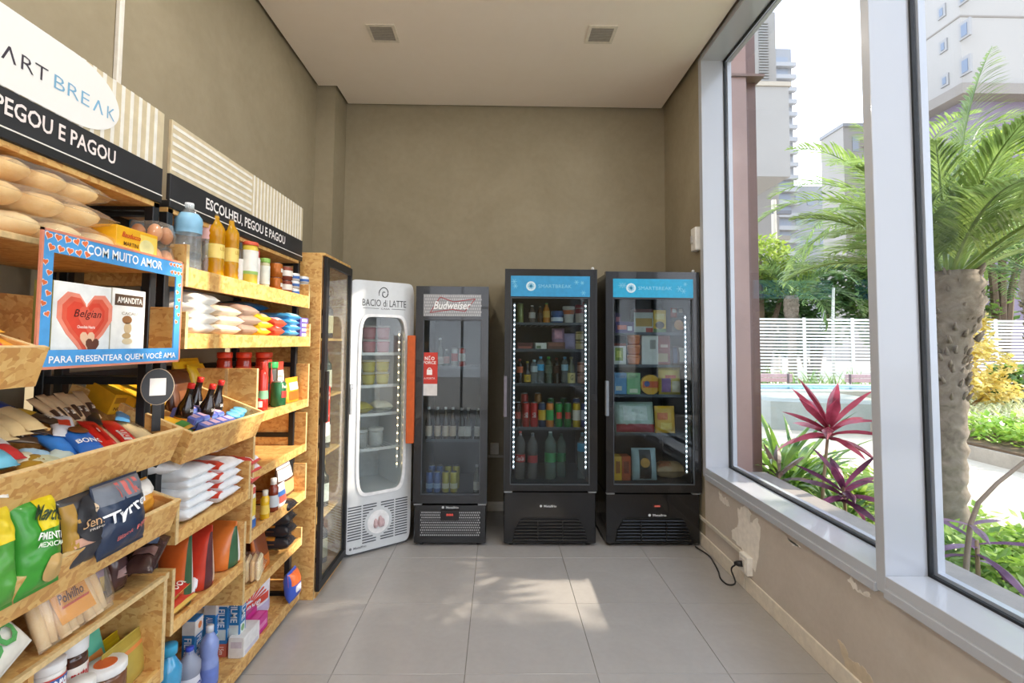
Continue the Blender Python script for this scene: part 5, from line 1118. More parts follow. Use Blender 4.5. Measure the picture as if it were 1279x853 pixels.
F('wine', 'pale sparkling bottle with cream label on the third shelf', 713.5, z, 4.8, 34, '5a624e', '8a8458', 'd9cf8a', lz=(.05, .42), text=(('G', 'b', 0, .25, .7, .2, '4a4a30'),))
for k in range(2): F('tub', ('lower', 'upper')[k]+' brown dessert cup at the right of the third shelf', 726.5, z+.088*k, 5.4, 13.5, '7a4a38', '9a6a58', 'b88a78')
z = .843
for lab, px, c, b_, ov, tx in (('dark cola bottle can at the left of the can shelf', 647, '3a1614', None, 'a83028', None), ('red cola can second on the can shelf', 657, 'b82a28', None, None, 'Coca-Cola'), ('red cola can third on the can shelf', 667, 'c02c2a', None, None, 'Coca-Cola'), ('dark blue and yellow can on the can shelf', 677, '2a3a5a', 'd0a82a', None, None), ('orange and green can on the can shelf', 687, 'd8843a', '3a9a4a', None, None),
        ('green guarana can with red oval on the can shelf', 698, '2a8a44', None, 'c83a30', None), ('second green guarana can with red oval', 709, '3a7a48', None, 'b83a30', None), ('yellow and white can on the can shelf', 720, 'd8b82a', 'e2e0d8', None, None), ('blue and silver energy can on the can shelf', 730.5, '3a5aa8', 'b8c4d8', None, None)):
    F('can', lab, px, z, 4.7, 31, c, label=b_, oval=ov, text=((tx, 'ib', 0, .5, 1.3, .14, 'f0e8e4', RS),) if tx else None)
for k, px in enumerate((655, 672, 688, 704, 720)):
    F('can', ('red', 'amber', 'green', 'dark green', 'blue')[k]+' can in the back row of the can shelf', px, z, 4.6, 40 if k < 2 else 34, ('a82a28', '8a5a2a', '2a6a3a', '24503a', '3a5a9a')[k], yy=3.94)
z = .453
COLA = clear('4a2a20', .55, .05, name='plastic')
F('pet', 'large cola bottle with red cap on the fridge floor', 650, z, 6.4, 57, 'ffffff', 'd0382c', 'c0302c', mat=clear('b8b0a8', .2, .05, name='plastic'), lz=(.36, .52), text=(('Coca-Cola', 'ib', 0, .44, 1.4, .1, 'f0e6e2'),), capw=.3)
F('pet', 'second large cola bottle with grey cap on the fridge floor', 665.5, z, 6.4, 55, 'ffffff', '8a9096', 'a82c30', mat=clear('b8b4b0', .2, .05, name='plastic'), lz=(.36, .52), capw=.3)
F('pet', 'large guarana bottle with green label and white cap on the fridge floor', 687.5, z, 7.2, 57, '3a5a48', 'e0e4e4', '3a8a54', mat=clear('9ab4a4', .25, .05, name='plastic'), lz=(.36, .56), capw=.3)
F('pet', 'large guarana bottle with green label behind the white capped one', 701, z, 6, 52, '3a5a48', '5a6a64', '2f7a4c', mat=clear('9ab4a4', .25, .05, name='plastic'), lz=(.36, .56), capw=.3, yy=3.9)
F('pet', 'large water bottle with blue label at the right of the fridge floor', 727.5, z, 6.6, 56, 'ffffff', '5aa0d0', '3fa0cc', mat=CL, lz=(.6, .78), capw=.3)
# frozen food fridge by the window
TP = (.858, 1.462, 1.845, 1.985)
TSH = (1.575, 1.325, 1.095, .80)
FR, FD, FX, FW = fridge('black frozen food fridge with blue snowflake sign next to the window wall', .803, 1.512, 2.04, .39, door_lo=.40, glass=(.858, 1.462, .455, 1.84), pan=TP, shelves=TSH, pan_col='18a0cc')
smart_panel(FD, TP, FX, 5, .19); louvre_base(FR, FW, .39); wordmark(FR, .0285, .228, .14, .03)
B(.0, .062, .027, .031, .285, .305).build('display', paint('3a1816', .3), FR); lettering('888', 'n', lambda u, v: (u, .0262, v), .04, .012, paint('d86a5a', .4, var=0, emit=.6), FR, .031, .295)
leds(FR, FW/2-.085, .07, .52, 1.72, 32)
B(-FW/2-.004, -FW/2+.02, -.012, .02, .96, 1.22, .004).build('door_handle', paint('7a828c', .35), FD)
MB().ball((FW/2-.04, .02, 2.05), .012, .012, .012).build('corner_screw', paint('e0e0e0', .3), FR)
G = 'frozen food packs in the fridge'
z = 1.58
card('small purple acai box standing on the top frozen shelf', 767, 775, z, 25, '3d2a52', group=G, panels=(('f', .2, .8, .5, .8, 'a85a6a'),))
card('wide purple box in front on the top frozen shelf', 768, 791, z, 14, '45306a', group=G, yy=3.80, panels=(('f', .1, .6, .3, .7, 'c86a5a'), ('f', .65, .9, .2, .6, 'd8d8e0')))
card('grey white box with golden food picture on the top frozen shelf', 791, 815, z, 30, 'c8c8c0', group=G, panels=(('f', 0, 1, .86, 1, '6a2f2c'), ('f', .1, .95, .28, .62, 'b08a3a'), ('f', .62, .98, .02, .22, 'a83a2a')))
card('yellow box with oval picture on the top frozen shelf', 815.5, 831, z, 29, 'dcb428', group=G, panels=(('f', .1, .9, .6, .85, 'e8d070'), ('f', 0, 1, 0, .2, '5a7a3a')), discs=(('f', .5, .35, .035, .03, '4a3a20'),))
for k, (px, h_, c_) in enumerate(((841, 17, 'b8543a'), (849, 15, '8a8a90'), (845, 0, 'd89a5a'))):
    xx = inside(px); zz = z+(.125 if k < 2 else 0)
    if k < 2: sack('snack_bag', ('orange red sachet standing on the upper right pack', 'grey red sachet beside the orange one')[k], (xx, 3.84, zz), .05, .075, .02, c_, (PI/2-.05, 0, 0), cat='sachet', patches=((-.6, .6, .5, .9, 'd8c8b8'),), group=G)
    else: sack('snack_bag', 'dark pack with golden nuggets picture at the right of the top frozen shelf', (xx, 3.84, zz), .10, .125, .05, '4a4238', (PI/2-.08, 0, 0), cat='bag', ovals=((0, .5, .036, .04, c_), (.4, .35, .02, .02, 'c87a3a')), group=G)
z = 1.33
card('white and green pack at the left of the second frozen shelf', 766, 781, z, 27, 'd0d0c4', group=G, panels=(('f', .08, .75, .2, .8, '8a9a3a'), ('f', .2, .6, .35, .65, 'c8cc60'), ('f', 0, 1, .88, 1, '7a3a2a')))
for k in range(3):
    x_ = inside(791); jar('frozen_tub', 'orange ice cream tub, %s of the stack of three' % ('bottom', 'middle', 'top')[k], (x_, 3.84, z+.079*k), .052, .078, 'c8683c', 'e08a5a', 'd87a48', 0, 'orange tubs in the frozen fridge', 'tub', taper=.8, lidh=.22)
card('white box with grey carton picture on the second frozen shelf', 800.5, 821, z, 37, 'd4d2cc', group=G, panels=(('f', .5, .85, .55, .85, '9a9490'),))
card('red brown box with folded dough picture on the second frozen shelf', 821, 836, z, 37, '8a3028', group=G, panels=(('f', .2, .8, .6, .7, 'd8b8a8'), ('f', 0, .8, .12, .4, 'b09a72')))
sack('frozen_bag', 'blue white and red bag at the right of the second frozen shelf', (inside(846), 3.84, z), .12, .15, .06, '4a2a34', (PI/2-.1, 0, .1), cat='bag', patches=((-.2, .7, .15, .9, 'd8d4cc'), (.7, .95, .1, .9, 'b83a30'), (-.95, -.5, .1, .9, '2f3a6a')), group=G)
z = 1.10
card('pale blue pasta box on the third frozen shelf', 766.5, 781.5, z, 27, '6a9ac4', group=G, panels=(('f', .1, .6, .2, .4, 'd8d8c8'),), text=(('f', 'Giusto', 'n', .5, .85, .07, .02, '24406a'),))
card('pale green pasta box on the third frozen shelf', 782, 798.5, z, 27, '86b886', group=G, panels=(('f', .2, .8, .1, .28, 'd8d8c0'),), text=(('f', 'Giusto', 'n', .5, .85, .07, .02, '1f4a30'),))
t = thing('pizza_pack', 'round yellow frozen pizza pack on the third frozen shelf', 'pizza', (inside(811.5), 3.86, z), 0, G)
MB().prism([(.078*math.cos(2*PI*k/20), .078+.078*math.sin(2*PI*k/20)) for k in range(20)], -.03, 0, 'y').build('disc_box', pm('d8a42c', .4), t)
B(-.065, .065, -.031, -.03, .055, .105).build('name_panel', pm('c8582c', .4), t); MB().prism([(-.03+.022*math.cos(2*PI*k/16), .085+.022*math.sin(2*PI*k/16)) for k in range(16)], -.0318, -.03, 'y').build('emblem', pm('4a5a9a', .4), t)
sack('frozen_bag', 'yellow red and white bread bag with twisted top on the third frozen shelf', (inside(834), 3.85, z), .17, .21, .07, 'c8b04a', (PI/2-.08, 0, 0), cat='bag', patches=((-.8, .0, .1, .6, '8a6a9a'), (.1, .9, .1, .5, 'd4ccb4'), (-.5, .5, .6, .72, 'b84038')), group=G)
z = .805
sack('frozen_bag', 'large white green bag with red lower band on the fourth frozen shelf', (inside(791), 3.86, z-.02), .31, .25, .10, 'a8bcae', (PI/2-.25, 0, 0), cat='bag', patches=((-.95, .95, .06, .3, '9a2f34'), (-.6, .6, .4, .85, 'c8d2ca')), group=G)
sack('frozen_bag', 'yellow corn snack bag on the fourth frozen shelf', (inside(827), 3.82, z), .155, .21, .05, 'd8a828', (PI/2-.1, 0, 0), cat='bag', patches=((-.8, .2, .5, .75, 'd0703a'), (-.5, .6, .15, .4, 'e8c85a')), group=G)
z = .445
card('yellow carton at the left of the frozen fridge floor', 766, 775, z, 29, 'd8a41c', group=G, panels=(('f', .2, .8, .3, .8, '9a5a1c'),)); card('orange red carton at the left of the frozen fridge floor', 775.5, 786, z, 29, 'b8502a', group=G, panels=(('f', .2, .8, .3, .8, '7a2f1c'),))
sack('frozen_bag', 'grey blue frozen bag with black label and gold disc on the fridge floor', (inside(802), 3.84, z), .19, .24, .07, '9ab0b4', (PI/2-.15, 0, 0), cat='bag', patches=((-.45, .5, .05, .95, '1c2126'),), ovals=((.0, .55, .036, .036, 'b88a3a'),), group=G)
sack('frozen_bag', 'beige frozen bread pack lying on the fridge floor', (inside(838), 3.84, z), .24, .16, .12, 'b89a70', 0, cat='bag', patches=((-.8, .0, .1, .6, 'a86a4a'),), group=G)
# beer fridge
BSH = (1.30, .745)
t, FD, FX, FW = fridge('narrow black beer fridge with orange handle and red bow tie sign', -.618, -.076, 1.915, .305, door_lo=.318, glass=(-.562, -.128, .378, 1.665), shelves=BSH)
hp_ = B(-.215, .215, -.004, .002, 1.69, 1.855).build('header_panel', paint('8f9092', .4, metal=.5), FD)
m = MB()
for i in range(26):
    for j in range(7):
        x_, z_ = -.205+.0164*i+.008*(j % 2), 1.70+.0235*j; m.prism([(x_-.006, z_), (x_, z_-.008), (x_+.006, z_), (x_, z_+.008)], -.0055, -.004, 'y')
q = m.build('mesh_pattern', paint('b4b5b6', .35, metal=.6), hp_); q['kind'] = 'stuff'
bt = [(-.15, .055), (-.165, -.045), (-.02, -.022), (.15, -.05), (.165, .05), (.02, .022)]
bt = [(-.09, .062), (-.165, -.055), (-.0, -.03), (.095, -.045), (.17, .05), (.01, .026)]
m = MB()
for k in range(6):
    a, b_ = Vector(bt[k]), Vector(bt[(k+1) % 6]); d_ = (b_-a).normalized(); nn = Vector((-d_.y, d_.x))*.003
    m.prism([(p[0], 1.772+p[1]) for p in (a-nn, b_-nn, b_+nn, a+nn)], -.0075, -.0054, 'y')
m.build('bow_tie_outline', paint('9a2f34', .4), hp_)
lettering('Budweiser', 'ib', lambda u, v: (u, -.0085, v), .28, .06, paint('eceef0', .4, var=0), hp_, .0, 1.772)
B(-.325, -.268, -.035, .002, .757, 1.545, .004).build('door_handle', paint('c8591c', .45), FD)
notice(FD, lambda u, v, k=0: (-.165+u, .0155-.0004*k, 1.10+v), .118, .32)
gr = B(-.22, .22, .024, .03, .075, .255).build('grille_plate', paint('3a3b3e', .5), t)
m = MB()
for i in range(30):
    for j in range(10):
        x_, z_ = -.212+.0146*i+.0073*(j % 2), .083+.018*j
        m.prism([(x_-.005, z_), (x_, z_-.006), (x_+.005, z_), (x_, z_+.006)], .0215, .0245, 'y')
q = m.build('grille_mesh', paint('c9cbcd', .35, metal=.5), gr); q['kind'] = 'stuff'
for k in range(3): B(-.2, .2, .019, .022, .1+.045*k, .108+.045*k).build('grille_bar', paint('55575a', .5), gr)
B(-.068, .068, .014, .026, .19, .262, .003).build('display', paint('1a1214', .25), t); lettering('888', 'n', lambda u, v: (u, .0132, v), .05, .016, paint('c8463a', .4, var=0, emit=.8), t, 0, .232)
wordmark(t, .0288, .28, .13, 0)
BG = 'bottles and cans in the beer fridge'
def Bd(kind, lab, px, z, rpx, hpx, c, cap='c8c8c8', label=None, yy=3.84, **k):
    x = inside(px, y=yy); r = rpx*yy/F_PX; h = hpx*yy/F_PX
    if kind == 'can': return can('beer_can', lab, (x, yy, z), r, h, c, label, rot=0, group=BG, **k)
    return bottle('beer_bottle', lab, (x, yy, z), r, h, c, cap, label, kind, 0, BG, **k)
Bd('can', 'white and red beer can on the upper beer shelf', 567, 1.305, 4, 24, 'c8c4c0', label='b83a34'); Bd('can', 'red and white beer can beside the other on the upper beer shelf', 576.5, 1.305, 4, 24, 'b8382f', label='d0ccc8')
Bd('beer', 'clear bottle behind the notice on the upper beer shelf', 549, 1.305, 4.2, 36, '6a6a60', label='b8a89a', lz=(.1, .35)); Bd('beer', 'second clear bottle on the upper beer shelf', 557, 1.305, 3.6, 22, '5a5a54', label='a8685a', lz=(.2, .6))
GRN = ('leftmost', 'second', 'third', 'fourth', 'fifth', 'sixth', 'rightmost')
for k, px in enumerate((536, 547, 557, 566, 577, 585, 597)):
    Bd('beer', '%s beer bottle in the row on the middle beer shelf' % GRN[k], px, .75, 4, 39 if k < 4 else 38, '3a2a1c' if k < 4 else '2a2e28', label='d8c0a8' if k < 4 else 'd4ccc4', lz=(.1, .42))
for k, px in enumerate((538, 547.5, 558, 568)):
    Bd('can', ('blue', 'second blue', 'yellow', 'second yellow')[k]+' can on the floor of the beer fridge', px, .358, 4.3, 25, '4a6aa8' if k < 2 else 'c8b84a', label='8aa4c8' if k < 2 else 'd8d0a0', bz=(.2, .45), yy=3.80)
    Bd('can', ('blue', 'second blue', 'yellow', 'second yellow')[k]+' can in the back row of the beer fridge floor', px+3, .358, 4.2, 28, '42609a' if k < 2 else 'b8a844', yy=3.90)
Bd('beer', 'pale beer bottle at the right of the beer fridge floor', 596.5, .358, 4, 33, '5a5a4c', label='c8c0b0', lz=(.1, .4), yy=3.80)

# ------------------------------------------------------------------ white ice cream freezer, turned to the room
WF = paint('d3d7da', .25, coat=.4, var=.02); RZW = .634
fm = Vector((-.8535, 3.6085, 0)); bk = Vector((-math.sin(RZW), math.cos(RZW), 0))
t = thing('ice_cream_freezer', 'white rounded ice cream freezer with glass door and spiral emblem', 'freezer', fm, RZW)
w, d = .505, .56; H = 1.95
L0 = []; N_ = 10
prof = [(-w/2, .02), (w/2, .02), (w/2, H-.16)]+[(w/2-.09*(1-math.cos(a)), H-.16+.11*math.sin(a)) for a in [PI/2*k/6 for k in range(1, 7)]]+[(0, H)]+[(-w/2+.09*(1-math.cos(a)), H-.16+.11*math.sin(a)) for a in [PI/2*k/6 for k in range(6, 0, -1)]]+[(-w/2, H-.16)]
body = MB().box(-w/2, -w/2+.05, .06, d, .02, H-.16).box(w/2-.05, w/2, .06, d, .02, H-.16).box(-w/2+.05, w/2-.05, d-.05, d, .02, H-.16).box(-w/2+.05, w/2-.05, .06, d-.05, .02, .40)
top = [p for p in prof if p[1] > H-.17]; body.prism(top, .06, d, 'y'); body.build('body', WF, t)
B(-w/2+.052, w/2-.052, d-.058, d-.0505, .40, H-.17).build('liner', paint('c9cdd0', .5), t)
# front: outline with rounded top and oval-cornered opening, matched point counts
NP = 72
def outl(a):
    x = math.cos(a)*2; z = math.sin(a)*2
    return x, z
outer = sup(w, H-.03, 0, .02+(H-.03)/2, 18, NP); inner = sup(.355, 1.27, .012, 1.05, 8, NP)
fp = ring_plate(outer, inner, 0, .06).build('front_door', WF, t)
ring_plate(sup(.378, 1.295, .012, 1.05, 8, NP), sup(.34, 1.255, .012, 1.05, 8, NP), -.008, .004).build('opening_rim', paint('f2f3f4', .2, coat=.5), fp)
m = MB(); m.prism(sup(.35, 1.264, .012, 1.05, 8, NP), .02, .025, 'y'); m.build('pane', clear('f0f4f4', .03, .0, name='freezer_glass'), fp)
DKT = paint('3c3f44', .5, var=0)
lettering('BACIO di LATTE', 'n', lambda u, v: (u, -.0015, v), .34, .05, DKT, fp, .015, 1.78)
B(-.15, -.03, -.0012, .0, 1.738, 1.741).build('rule_line', DKT, fp); B(.07, .18, -.0012, .0, 1.738, 1.741).build('rule_line', DKT, fp); lettering('CASA', 'n', lambda u, v: (u, -.0015, v), .07, .012, DKT, fp, .02, 1.739)
pts = [Vector((.01+(.006+.0042*a)*math.cos(a+1), -.002, 1.852+(.008+.0052*a)*math.sin(a+1))) for a in [k*.35 for k in range(26)]]
MB().tube(pts, .0032, 6).build('spiral_emblem', DKT, fp)
SL = paint('4a4e54', .6)
for side in (-1, 1):
    for k in range(15):
        z = .075+.0185*k; xo = .225; dz = abs(z-.205); xi = math.sqrt(max(0, .1**2-dz*dz)) if dz < .1 else .01
        xi = max(xi, .012)
        for (a, b_) in ((xi+.004, .118), (.128, xo)):
            if b_-a > .012 and not (side == -1 and z < .10 and a > .1): B(min(side*a, side*b_), max(side*a, side*b_), -.0025, .0, z, z+.008, .001).build('vent_slot', SL, fp)
m = MB(); m.prism([(.082*math.cos(2*PI*k/28), .205+.082*math.sin(2*PI*k/28)) for k in range(28)], -.003, .0, 'y'); m.build('vent_emblem', paint('f0f0f0', .3), fp)
for dx, hh in ((-.022, .05), (.012, .065), (.03, .045)): MB().lathe([(.012, .17), (.017, .19), (.013, .17+hh), (.004, .18+hh)], 10, dx, -.006).build('cone_drawing', paint('c9aeb0', .5), fp)
wordmark(t, -.0015, .055, .13, -.15, paint('6a6e74', .5, var=0))
hd = MB().box(-.243, -.215, -.03, .0, 1.165, 1.20, .004).box(-.24, -.222, -.03, -.016, .99, 1.18, .004); hd.build('door_handle', paint('b9bdc2', .25, metal=.6), fp)
for z in (1.405, 1.165, .955, .70): wire_shelf(t, w-.11, z, .10, d-.06, paint('dfe2e4', .3))
leds(t, .165, .068, .55, 1.58, 18, LEDW, .0055); B(-w/2+.02, w/2-.02, .03, d-.02, 0, .02).build('plinth', paint('5a5d60', .6), t)
FT = 'ice cream tubs in the freezer'
def wl_(x, y, z): return fm+Vector((math.cos(RZW), math.sin(RZW), 0))*x+bk*y+Vector((0, 0, z))
for k in range(3):
    for j in range(2):
        jar('ice_cream_tub', 'pink ice cream tub, %s of the %s column on the top freezer shelf' % (('lower', 'upper')[j], ('left', 'middle', 'right')[k]), wl_(-.115+.115*k, .25, 1.407+.108*j), .052, .106, 'c87a84', 'd8ccc8', 'd08a92', RZW, FT, 'tub', taper=.82, lidh=.14)
        jar('ice_cream_tub', 'yellow ice cream tub, %s of the %s column on the second freezer shelf' % (('lower', 'upper')[j], ('left', 'middle', 'right')[k]), wl_(-.115+.115*k, .25, 1.167+.095*j), .052, .093, 'c8b848', 'd8d4b8', 'd4c85a', RZW, FT, 'tub', taper=.82, lidh=.14)
for k in range(2):
    sack('ice_cream_pack', ('yellow green ice cream pack lying on the third freezer shelf', 'pale ice cream pack beside the yellow green one')[k], wl_(-.06+.16*k, .15, .957), .14, .2, .08, ('c4b840', 'c8c8b8')[k], RZW, FT, 'pack', seed=k)
    jar('ice_cream_tub', ('clear grey tub on the lowest freezer shelf', 'second clear grey tub on the lowest freezer shelf')[k], wl_(-.06+.13*k, .25, .702), .058, .13, 'b8bcbc', 'd0d2d2', None, RZW, FT, 'tub')
# ------------------------------------------------------------------ outside: garden, pool, fence, trees, buildings
rg = random.Random(11)
PAVE = plaster_mat('garden_paving', 'b4a997', 'c6bcab', rough=.8, scale=1.2)
struct(B(1.72, 90, -30, 90, -.3, -.02).build('ground', PAVE))
SOIL = plaster_mat('bed_soil', '4a3a2a', '6a553e', rough=.95, scale=6)
bed = [(1.76, -3), (3.7, -3), (3.75, 2.5), (3.9, 4.3), (3.95, 5.6), (3.6, 6.6), (2.6, 7.2), (1.76, 7.2)]
struct(MB().prism(bed, -.02, .05, 'z').build('garden_bed', SOIL))
COLM = plaster_mat('pink_stone', '8c6e65', '9e7f75', rough=.3, scale=2)
COLD = plaster_mat('brown_stone', '5a3f37', '6a4c43', rough=.35, scale=2)
struct(B(1.76, 1.885, 3.64, 4.3, 0, 9).build('trim_1', COLM)); struct(B(1.885, 2.0, 3.72, 4.3, 0, 9).build('trim_2', COLD))
struct(B(1.755, 2.02, 3.62, 4.32, 3.55, 3.57).build('trim_3', paint('7a625a', .6)))
struct(B(1.75, 1.98, -3, 3.64, .30, .56, .004).build('trim_4', plaster_mat('outer_ledge', '8a8580', '9c968f', scale=3)))
def Vr(a): return Vector(a)
def ribbon(m, base, az, el, length, width, droop, segs=6, fold=.25, taper=.5, base_w=.35):
    """one leaf blade: starts at base, heads az/el, bends down by droop"""
    p = Vr(base); pts = []; e = el
    for k in range(segs+1):
        u = k/segs; wd = width*(base_w+(1-base_w)*math.sin(PI*min(1, u*1.0+.0)**.8*.62)/math.sin(PI*.5)) if u < taper else width*(1-((u-taper)/(1-taper))**1.6)
        d = Vr((math.cos(az)*math.cos(e), math.sin(az)*math.cos(e), math.sin(e))); s = Vr((-math.sin(az), math.cos(az), 0)); n = d.cross(s)*-1
        pts.append((p.copy(), s, n, max(.0008, wd))); p = p+d*(length/segs); e -= droop/segs
    vs = []
    for q, s, n, wd in pts: vs += [q-s*wd*.5+n*wd*fold, q, q+s*wd*.5+n*wd*fold]
    fs = []
    for k in range(segs):
        a = 3*k; fs += [(a, a+1, a+4, a+3), (a+1, a+2, a+5, a+4)]
    m.add(vs, fs); return pts[-1][0]
def frond(m, base, az, el, length, droop, nl=34, ll=.42, lw=.026, segs=12, rw=.016):
    p = Vr(base); e = el; pts = []
    for k in range(segs+1):
        pts.append(p.copy()); d = Vr((math.cos(az)*math.cos(e), math.sin(az)*math.cos(e), math.sin(e))); p = p+d*(length/segs); e -= droop/segs*(.5+k/segs)
    m.tube(pts, [rw*(1-.85*k/segs) for k in range(segs+1)], 5)
    for k in range(nl):
        u = .14+.86*k/nl; f = u*segs; i = min(segs-1, int(f)); q = pts[i].lerp(pts[i+1], f-i); d = (pts[i+1]-pts[i]).normalized()
        la = math.atan2(d.y, d.x); le = math.asin(max(-1, min(1, d.z))); L_ = ll*(math.sin(PI*min(1, .18+u*.82))**.6)*(1.05-.35*u)
        for s in (-1, 1):
            ribbon(m, q, la+s*(1.05-.45*u)+rg.uniform(-.08, .08), le*.5+.25+rg.uniform(-.12, .12), L_, lw, .75, 3, .15, .35)
def palm(name, label, base, height, tr, lean, fronds, mats, ll=.42, flen=1.7, group=None, el0=(.2, 1.45), seed=0, lw=.026, droop=(1.1, 1.9), nl=34):
    global rg
    rg = random.Random(seed); t = thing(name, label, 'palm tree', base, 0, group)
    n = 66; rs = []; H = height
    bark = MB(); ns = 16
    for k in range(n+1):
        u = k/n; r = tr*(1.0+.05*math.sin(u*120)) * (1 if u < .72 else 1+.75*math.sin(PI*min(1, (u-.72)/.28*.75)))
        cx, cy = lean[0]*u**1.5, lean[1]*u**1.5
        rs.append([(cx+r*(1+.06*math.sin(5*j+k*1.3))*math.cos(2*PI*j/ns), cy+r*(1+.06*math.sin(5*j+k*1.3))*math.sin(2*PI*j/ns), H*u) for j in range(ns)])
    bark.rings(rs)
    for k in range(170):                                 # stubs of old leaf bases
        u = rg.uniform(.55, 1); a = rg.uniform(0, 2*PI); r = tr*(1.0 if u < .72 else 1.55); cx, cy = lean[0]*u**1.5, lean[1]*u**1.5
        q = Vr((cx+r*.9*math.cos(a), cy+r*.9*math.sin(a), H*u)); bark.tube([q, q+Vr((math.cos(a)*.05, math.sin(a)*.03, .05))], [.017*tr/.12, .006*tr/.12], 5)
    bark.build('trunk', mats[1], t, True)
    top = Vr((lean[0], lean[1], H*.97))
    for k in range(fronds):
        az = 2*PI*k*.381966*1.0+rg.uniform(-.15, .15); u = k/max(1, fronds-1); el = el0[0]+(el0[1]-el0[0])*u
        ln = flen*(1-.15*rg.random())
        if base[0] < 4 and math.cos(az) < -.2: ln *= .58
        m = MB(); frond(m, top+Vr((math.cos(az)*tr*.5, math.sin(az)*tr*.5, .03*u)), az, el, ln, droop[0]+(droop[1]-droop[0])*(1-u)+rg.uniform(-.1, .1), nl=nl, ll=ll, lw=lw)
        m.build('frond', mats[0], t)
    return t
FR_G = leafmat('66803c', '9fb566', .35, .4); FR_D = leafmat('4a6638', '748f50', .4, .35); BARK = plaster_mat('palm_bark', '5f5446', '93887a', rough=.95, scale=14)
palm('palm', 'palm with thick scaly trunk just outside the near window pane', (3.10, 3.40, .04), 1.98, .115, (.10, .03), 22, (FR_G, BARK), seed=5, flen=1.95, ll=.44, nl=54, lw=.022, droop=(.7, 1.4), el0=(.5, 1.5))
palm('palm', 'palm with drooping fronds in the far window pane', (6.75, 8.1, 0), 3.7, .13, (.0, .0), 20, (FR_G, BARK), seed=9, flen=2.5, ll=.7, lw=.04, droop=(1.5, 2.3), el0=(.1, 1.3))
palm('palm', 'darker palm with hanging fronds in front of the slatted fence', (9.0, 14.9, 0), 3.0, .12, (0, 0), 18, (FR_D, BARK), seed=13, flen=2.6, ll=.75, lw=.045, droop=(1.6, 2.6), el0=(.1, 1.3))
palm('palm', 'tall palm behind the yellow shrub at the picture edge', (9.5, 8.6, 0), 2.9, .14, (.2, 0), 16, (FR_D, BARK), seed=17, flen=2.4, ll=.65, lw=.045)
# red and purple cordylines
def cordyline(label, base, stem, nl, length, c1, c2, seed, width=.055, el=(-.1, 1.2), lean=(0, 0)):
    global rg
    rg = random.Random(seed); t = thing('cordyline', label, 'plant', base, 0, 'cordylines in the garden bed')
    top = Vr((lean[0], lean[1], stem)); MB().tube([(0, 0, 0), (lean[0]*.4, lean[1]*.4, stem*.5), top], [.013, .011, .009], 7).build('stem', paint('9a8468', .8), t, True)
    me = leafmat(c1, c2, .3, .35)
    for k in range(nl):
        u = k/(nl-1); m = MB(); ribbon(m, top-Vr((0, 0, .10*(1-u))), 2.399*k+rg.uniform(-.2, .2), el[0]+(el[1]-el[0])*u, length*rg.uniform(.8, 1.1), width*rg.uniform(.85, 1.1), rg.uniform(.7, 1.3)*(1.2-u*.6), 7, .3)
        m.build('leaf', me, t)
    return t
cordyline('tall red leaved cordyline on a bare stem outside the far pane', (2.28, 3.50, .05), .88, 18, .40, '7a2438', 'd8607a', 21, .085, (.0, 1.3), lean=(.10, .02))
cordyline('dark purple cordyline right of the red one by the mullion', (2.25, 3.16, .05), .55, 15, .30, '4a2440', '8a4a70', 22, .07, lean=(-.03, .0))
cordyline('small green purple cordyline next to the brown pillar', (2.25, 3.95, .05), .42, 13, .34, '4a3a40', '7a6a60', 23, .06)
cordyline('low purple cordyline outside the near pane', (2.55, 2.62, .05), .42, 7, .36, '5a3a60', '9a7098', 24, .05, (-.2, .5))
# strap leaved clumps beside the pillar
for k, (x, y, h, lab) in enumerate(((2.42, 4.25, 1.05, 'dense green strap leaved clump against the brown pillar'), (2.7, 4.5, .85, 'green strap leaved clump behind the red cordyline'), (2.55, 3.75, .5, 'short green strap leaved clump under the red cordyline'), (3.1, 4.3, .45, 'light green grassy clump by the path'))):
    t = thing('strap_plant', lab, 'plant', (x, y, .05), 0, 'strap leaved clumps'); me = leafmat('3f6a2a', '86a848', .35, .35) if k != 3 else leafmat('7a9a3a', 'b4c870', .4, .4)
    for j in range(34):
        m = MB(); ribbon(m, (rg.uniform(-.08, .08), rg.uniform(-.08, .08), 0), rg.uniform(0, 2*PI), rg.uniform(.7, 1.45), h*rg.uniform(.7, 1.15), .065, rg.uniform(.6, 1.6), 6, .25); m.build('leaf', me, t)
# arching bare branch outside the near pane
t = thing('arching_branch', 'thin grey arching branch outside the near window pane', 'branch', at(1205, 716, y=2.35)*Vector((1, 1, 0)) if False else (at(1205, 716, y=2.45).x, 2.45, .05))
o = Vr(t.location); pp = [at(*p, y=2.45) for p in ((1206, 722), (1208, 690), (1212, 655), (1222, 628), (1245, 604), (1285, 572), (1330, 545))]
MB().tube([Vr((0, 0, 0))]+[p-o for p in pp], [.013, .013, .012, .011, .010, .009, .008, .006], 8).build('wood', paint('8a7a6a', .8), t, True)
m = MB()
for a in (.3, 2.6, 4.2): ribbon(m, pp[2]-o, a, .2, .26, .04, .6, 6)
m.build('leaves', leafmat('6a4a66', '9a7a94', .35, .3), t)
